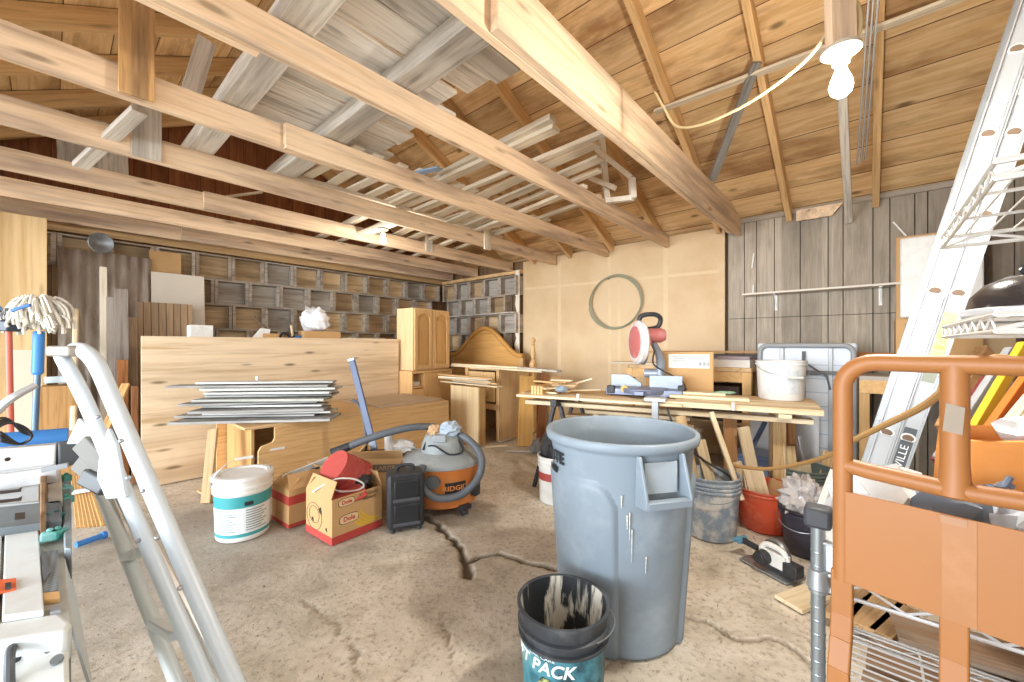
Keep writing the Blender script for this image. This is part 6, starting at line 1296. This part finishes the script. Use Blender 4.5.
# blue roll and cables lying on the saw behind the rail
m = MB(); a, b = at(-40, 446, 1.42), at(68, 437, 1.60); m.cyl(a, b, .036, n=24); tag(m.build('blue_roll', plain('blue_plastic', '#3d7fc4', .45, dirt='#2f62a0', dirt_amt=.5)), 'blue plastic roll lying along the back of the table saw', 'roll')
m = MB()
for k in range(4):
    o = k * .012; m.tube(curve_pts([at(-20, 440 - 5 * k, 1.15), at(5, 424 - 2 * k, 1.2 + o), at(22, 426 + 2 * k, 1.25 + o), at(32, 436, 1.3 + o), at(20, 444, 1.28), at(0, 432 + 3 * k, 1.2)], 8), .0036, 7)
tag(m.build('cable', black_pl), 'black cables looped over the blue roll behind the saw rail', 'cable')
m = MB(); m.tube(curve_pts([at(-30, 432, 1.6), at(-5, 412, 1.62), at(12, 398, 1.64), at(36, 385, 1.7)], 8), [.020 - .0003 * i for i in range(25)], 10); tag(m.build('bent_tube', plain('pale_metal', '#c4c7c8', .35, .5)), 'pale bent metal arm beside the mop handles', 'arm')
# ---------------------------------------------------------------- folded white step ladder
lw = plain('ladder_white', '#cfdae2', .35, dirt='#c2c5c7', dirt_amt=.35, dscale=5)
sl = T('step_ladder', 'folded white tubular step ladder leaning against the saw', 'ladder', (0, 0, 0))
Aa, Ab = Vector((-1.13, 1.10, 1.10)), Vector((-.42, .88, .0))
At = at(82, 352, 1.10)
Ab = at(233, 682, .95); dA = (Ab - at(112, 398, 1.09)); Ab2 = at(112, 398, 1.09) + dA * (at(112, 398, 1.09).z / -dA.z)
Ab2.z = .01
Bt = at(64, 362, 1.15); Bm = at(86, 402, 1.14); Bb = at(205, 682, 1.0); dB = Bb - Bm; Bb2 = Bm + dB * (Bm.z / -dB.z); Bb2.z = .01
def line_to(p, q, n_=8): return [p.lerp(q, i / n_) for i in range(n_ + 1)]
m = MB(); top = curve_pts([at(74, 350, 1.12), at(84, 351, 1.11), at(97, 365, 1.10), at(112, 398, 1.09)], 8); m.tube(top + line_to(top[-1], Ab2)[1:], .0195, 16); m.build('front_rail', lw, sl)
m = MB(); top = curve_pts([at(62, 356, 1.16), at(66, 364, 1.155), at(74, 378, 1.15), at(86, 402, 1.14)], 8); m.tube(top + line_to(top[-1], Bb2)[1:], .0175, 16); m.build('front_rail', lw, sl)
m = MB(); m.bar(at(58, 351, 1.17), at(80, 351, 1.10), .05, .030); m.build('top_cap', plain('cap_metal', '#a49c92', .4, .5), sl, bev=.006)
Ct, Cb = at(89, 459, 1.38), at(176, 682, 1.18); dC = Cb - Ct; Cb2 = Ct + dC * (Ct.z / -dC.z); Cb2.z = .012
lg = plain('ladder_pale', '#c9d2d4', .35, dirt='#aab0b0', dirt_amt=.4)
m = MB(); m.tube(line_to(Ct, Cb2, 6), .019, 12); m.build('rear_leg', lg, sl)
Dt, Db = at(132, 505, 1.16), at(222, 682, 1.05); dD = Db - Dt; Db2 = Dt + dD * (Dt.z / -dD.z); Db2.z = .012
m = MB(); m.tube(line_to(Dt, Db2, 6), .014, 10); m.build('rear_leg', alu, sl)
Et, Eb = at(103, 462, 1.36), at(150, 560, 1.3)
m = MB(); m.tube([Et, Eb], .012, 10); m.build('brace', alu, sl)
for t in (.38, .60, .82):                                       # treads between the two frames, edge on
    p, q = Bm.lerp(Bb2, t), Ct.lerp(Cb2, t); m = MB(); m.bar(p.lerp(q, .3), q, .035, .022, up=(.5, -.2, .8)); m.build('tread', lw if t > .5 else lg, sl, bev=.004)
def plate(pxs, Y, mat, nm, th=.008):
    m = MB(); P = [at(x, y, yy) for x, y, yy in pxs]; n_ = (P[1] - P[0]).cross(P[2] - P[0]).normalized(); a = [m.bm.verts.new(p + n_ * th / 2) for p in P]; b = [m.bm.verts.new(p - n_ * th / 2) for p in P]
    m._f(a); m._f(b[::-1])
    for i in range(len(P)): m._f([a[i], b[i], b[(i + 1) % len(P)], a[(i + 1) % len(P)]])
    return m.build(nm, mat, sl, bev=.003)
plate([(110, 428, 1.10), (118, 445, 1.09), (128, 497, 1.06), (108, 499, 1.07), (99, 478, 1.09), (102, 452, 1.10)], 0, lw, 'gusset', .014)
plate([(80, 418, 1.22), (90, 428, 1.21), (98, 443, 1.20), (68, 444, 1.24)], 0, lw, 'gusset', .010)
m = MB(); m.bar(at(82, 442, 1.20), at(108, 470, 1.18), .05, .025, up=(0, -1, .2)); m.bar(at(78, 462, 1.22), at(100, 480, 1.2), .045, .02, up=(0, -1, .2)); m.build('hinge', plain('hinge_grey', '#77756f', .7, 0, dirt='#57534c', dirt_amt=.5), sl, bev=.005)
m = MB(); m.bar(at(83, 476, 1.14), at(106, 488, 1.12), .045, .02, up=(0, -1, .2)); m.build('latch_grip', plain('grip_black', '#46494a', .5), sl, bev=.006)
for (x, y, Y, rr_) in ((121, 441, 1.05, .006), (157, 538, 1.0, .006), (138, 541, 1.04, .006), (143, 491, 1.03, .005), (180, 588, .98, .006), (128, 478, 1.05, .006), (98, 417, 1.115, .005)):
    p = at(x, y, Y - .028); m = MB(); ball(m, p, rr_, 8); m.build('rivet', steel, sl)
# ---------------------------------------------------------------- mop, brooms, stakes
mb = Vector((-2.39, 2.0, 0)); r = T('string_mop', 'string mop stood upside down, white yarn head up, on a blue handle', 'mop', mb)
m = MB(); m.cyl((0, 0, .01), (0, .04, 1.02), .013, n=14); m.build('pole', plain('blue_grey_pole', '#6a8096', .35, .5), r)
m = MB(); m.tube([(0, .040, 1.0), (0, .040, 1.01), (0, .046, 1.21), (0, .046, 1.22)], [.014, .022, .021, .018], 16); m.build('grip', plain('blue_grip', '#3f87cf', .45), r)
m = MB(); m.tube([(0, .021, .64), (0, .023, .70)], .0155, 14); m.build('collar', white_pl, r)
yarn = plain('mop_yarn', '#ddd6c8', .95, dirt='#a79f92', dirt_amt=.6, dscale=18); rr = random.Random(9); m = MB()
for i in range(190):
    a = rr.uniform(0, 2 * math.pi); R = rr.uniform(.04, .145); h_ = rr.uniform(.0, .10); z0 = 1.255 + h_
    p0 = Vector((.02 * math.cos(a), .04 + .02 * math.sin(a), z0 - .02)); p1 = Vector((.55 * R * math.cos(a), .04 + .4 * R * math.sin(a), z0 + .035 + rr.uniform(-.01, .02))); p2 = Vector((R * math.cos(a), .04 + .7 * R * math.sin(a), z0 + rr.uniform(-.02, .02))); p3 = Vector((R * 1.05 * math.cos(a + .1), .04 + .72 * R * math.sin(a + .1), z0 - rr.uniform(.03, .06)))
    m.tube(curve_pts([p0, p1, p2, p3], 3), .0065, 5)
y_ = m.build('yarn_head', yarn, r)
m = MB(); m.tube(curve_pts([(-.08, -.075, 1.345), (-.06, -.08, 1.335), (-.04, -.078, 1.325)], 5), .009, 6); m.build('blue_stitching', plain('blue_stitch', '#4f79b6', .8), r)
m = MB(); m.tube(curve_pts([(.03, -.088, 1.312), (.06, -.09, 1.322), (.10, -.075, 1.34)], 5), .008, 6); m.build('blue_stitching', plain('blue_stitch', '#4f79b6', .8), r)
bb = Vector((-2.40, 1.95, 0)); r = T('push_broom', 'push broom stood head up on an orange-red pole beside the string mop', 'broom', bb)
m = MB(); m.cyl((0, 0, .01), (-.06, .03, 1.22), .012, n=14); m.build('pole', plain('orange_red_pole', '#c8634c', .5), r)
m = MB(); m.box((-.16, .03, 1.255), (.26, .06, .05), (0, .12, 0)); m.build('head', plain('dark_blue_black', '#3a434e', .5), r, bev=.006)
rr = random.Random(2); m = MB()
for i in range(120): x = rr.uniform(-.27, -.05); y = rr.uniform(.0, .06); m.tube([(x, y, 1.275), (x + rr.uniform(-.01, .01), y + rr.uniform(-.01, .01), 1.33)], .0016, 3)
m.build('bristle', black_pl, r)
# bundle of wooden stakes on the floor behind the ladder
for k in range(7):
    a = gr(78 + k * 4.2, 528 - k * .3); b = at(73 + k * 2.4, 476, a.y + .22); stick('garden_stake', 'thin wooden stake in the strapped bundle leaning by the saw, %s along' % ordn[k], 'stake', a, b, .020, .016, wood('stake', '#c59a62', '#9d7440', 'X'), 'strapped bundle of stakes')
a0_, a1_ = gr(76, 528), gr(106, 526); m = MB(); m.bar(at(74, 492, a0_.y + .12), at(92, 489, a0_.y + .13), .03, .022); tag(m.build('strap', plain('pale_strap', '#c3c7cc', .6)), 'pale strap holding the bundle of wooden stakes', 'strap')
m = MB(); a, b = gr(76, 545, .02), gr(102, 536, .02); m.cyl(a, b, .017, n=14); m.cyl(b, b + (b - a).normalized() * .02, .022, n=14); tag(m.build('blue_tube', plain('blue_plastic', '#3d7fc4', .45)), 'short blue tube lying on the floor below the stakes', 'tube')
# ================================================================ lit bulbs
glow = N('bulb_glow'); glow.b.inputs['Emission Color'].default_value = (1, .96, .88, 1); glow.b.inputs['Emission Strength'].default_value = 40; glow.fin(.3)
porc = plain('porcelain', '#b3a896', .5)
def bulb(name, label, p, up=(0, 0, 1), power=30):
    r = T(name, label, 'lamp', p)
    m = MB(); m.lathe([(0, .05), (.048, .05), (.051, .045), (.051, .036), (.03, .030), (.022, .0), (0, .0)], 28); m.build('lampholder', porc, r)
    m = MB(); m.lathe([(0, -.100), (.015, -.098), (.026, -.087), (.030, -.070), (.026, -.048), (.015, -.02), (.0135, 0), (0, 0)], 24); m.build('bulb', glow.m, r)
    l = bpy.data.lights.new('bulb_light', 'POINT'); l.energy = power; l.color = (1, .95, .86); l.shadow_soft_size = .05
    o = bpy.data.objects.new('bulb_light', l); COL.objects.link(o); o.parent = r; o.location = (0, 0, -.16); return r
bp1 = at(841, 64, 1.25); bulb('light_bulb', 'bare lit bulb in a white holder hanging before the plank roof', bp1, power=BULB1)
stick('hanging_board', 'pale board hanging from the ridge, holding the nearby bare bulb'.replace('nearby ', ''), 'board', bp1 + Vector((0, .0, .052)), Vector((bp1.x, bp1.y + .02, 2.75)), .078, .03, new_lumber, up=(0, -1, 0))
stick('rafter_batten', 'slim grey-brown batten under the rafters behind the hanging bulb', 'batten', onu(849, 222, D - .03), onu(836, -20, 2.6), .05, .03, grey_lumber)
m = MB(); m.tube(curve_pts([bp1 + Vector((.02, 0, .05)), bp1 + Vector((.055, .0, .10)), bp1 + Vector((.06, .01, .18)), bp1 + Vector((.03, .02, .24))], 8), .009, 8); tag(m.build('flex', plain('cream_flex', '#b39f78', .5)), 'cream flex looping beside the bulb holder', 'flex')
m = MB(); m.tube(curve_pts([at(655, 92, 1.9), at(664, 108, 1.86), at(676, 126, 1.8), at(700, 125, 1.7), at(740, 108, 1.55), at(780, 82, 1.42), at(812, 54, 1.33), at(832, 22, 1.28), at(845, -10, 1.28)], 8), .0055, 7); tag(m.build('cable', plain('cream_cable', '#b59e74', .5)), 'cream cable draped from the doubled joist to the bulb board', 'cable')
bp2 = RU(*ruv(onv(383, 229, 3.58)), 2.243); bulb('light_bulb', 'bare lit bulb between the joists before the crate wall', bp2, power=BULB2)
u_, v_ = ruv(bp2); stick('noggin', 'short block between two joists that carries the far bulb', 'block', RU(u_, 3.29, 2.314), RU(u_, 4.01, 2.314), .09, .035, pale_lumber)
# fine debris: sawdust and chips on the floor
rr = random.Random(77); m = MB()
for i in range(260):
    px, py = rr.uniform(250, 830), rr.uniform(450, 680); p = gr(px, py); s_ = rr.uniform(.0015, .005); m.box((p.x, p.y, .0015), (s_ * 2, s_, .004), (0, 0, rr.uniform(0, 3)))
for i in range(170):
    px, py = rr.uniform(70, 330), rr.uniform(500, 680); p = gr(px, py); s_ = rr.uniform(.0015, .005); m.box((p.x, p.y, .0015), (s_ * 2, s_, .004), (0, 0, rr.uniform(0, 3)))
tag(m.build('debris', plain('chips', '#a89a86', .9, dirt='#766a5b', dirt_amt=.9, dscale=3)), 'scattered wood chips and dirt crumbs on the concrete floor', 'debris', kind='stuff')
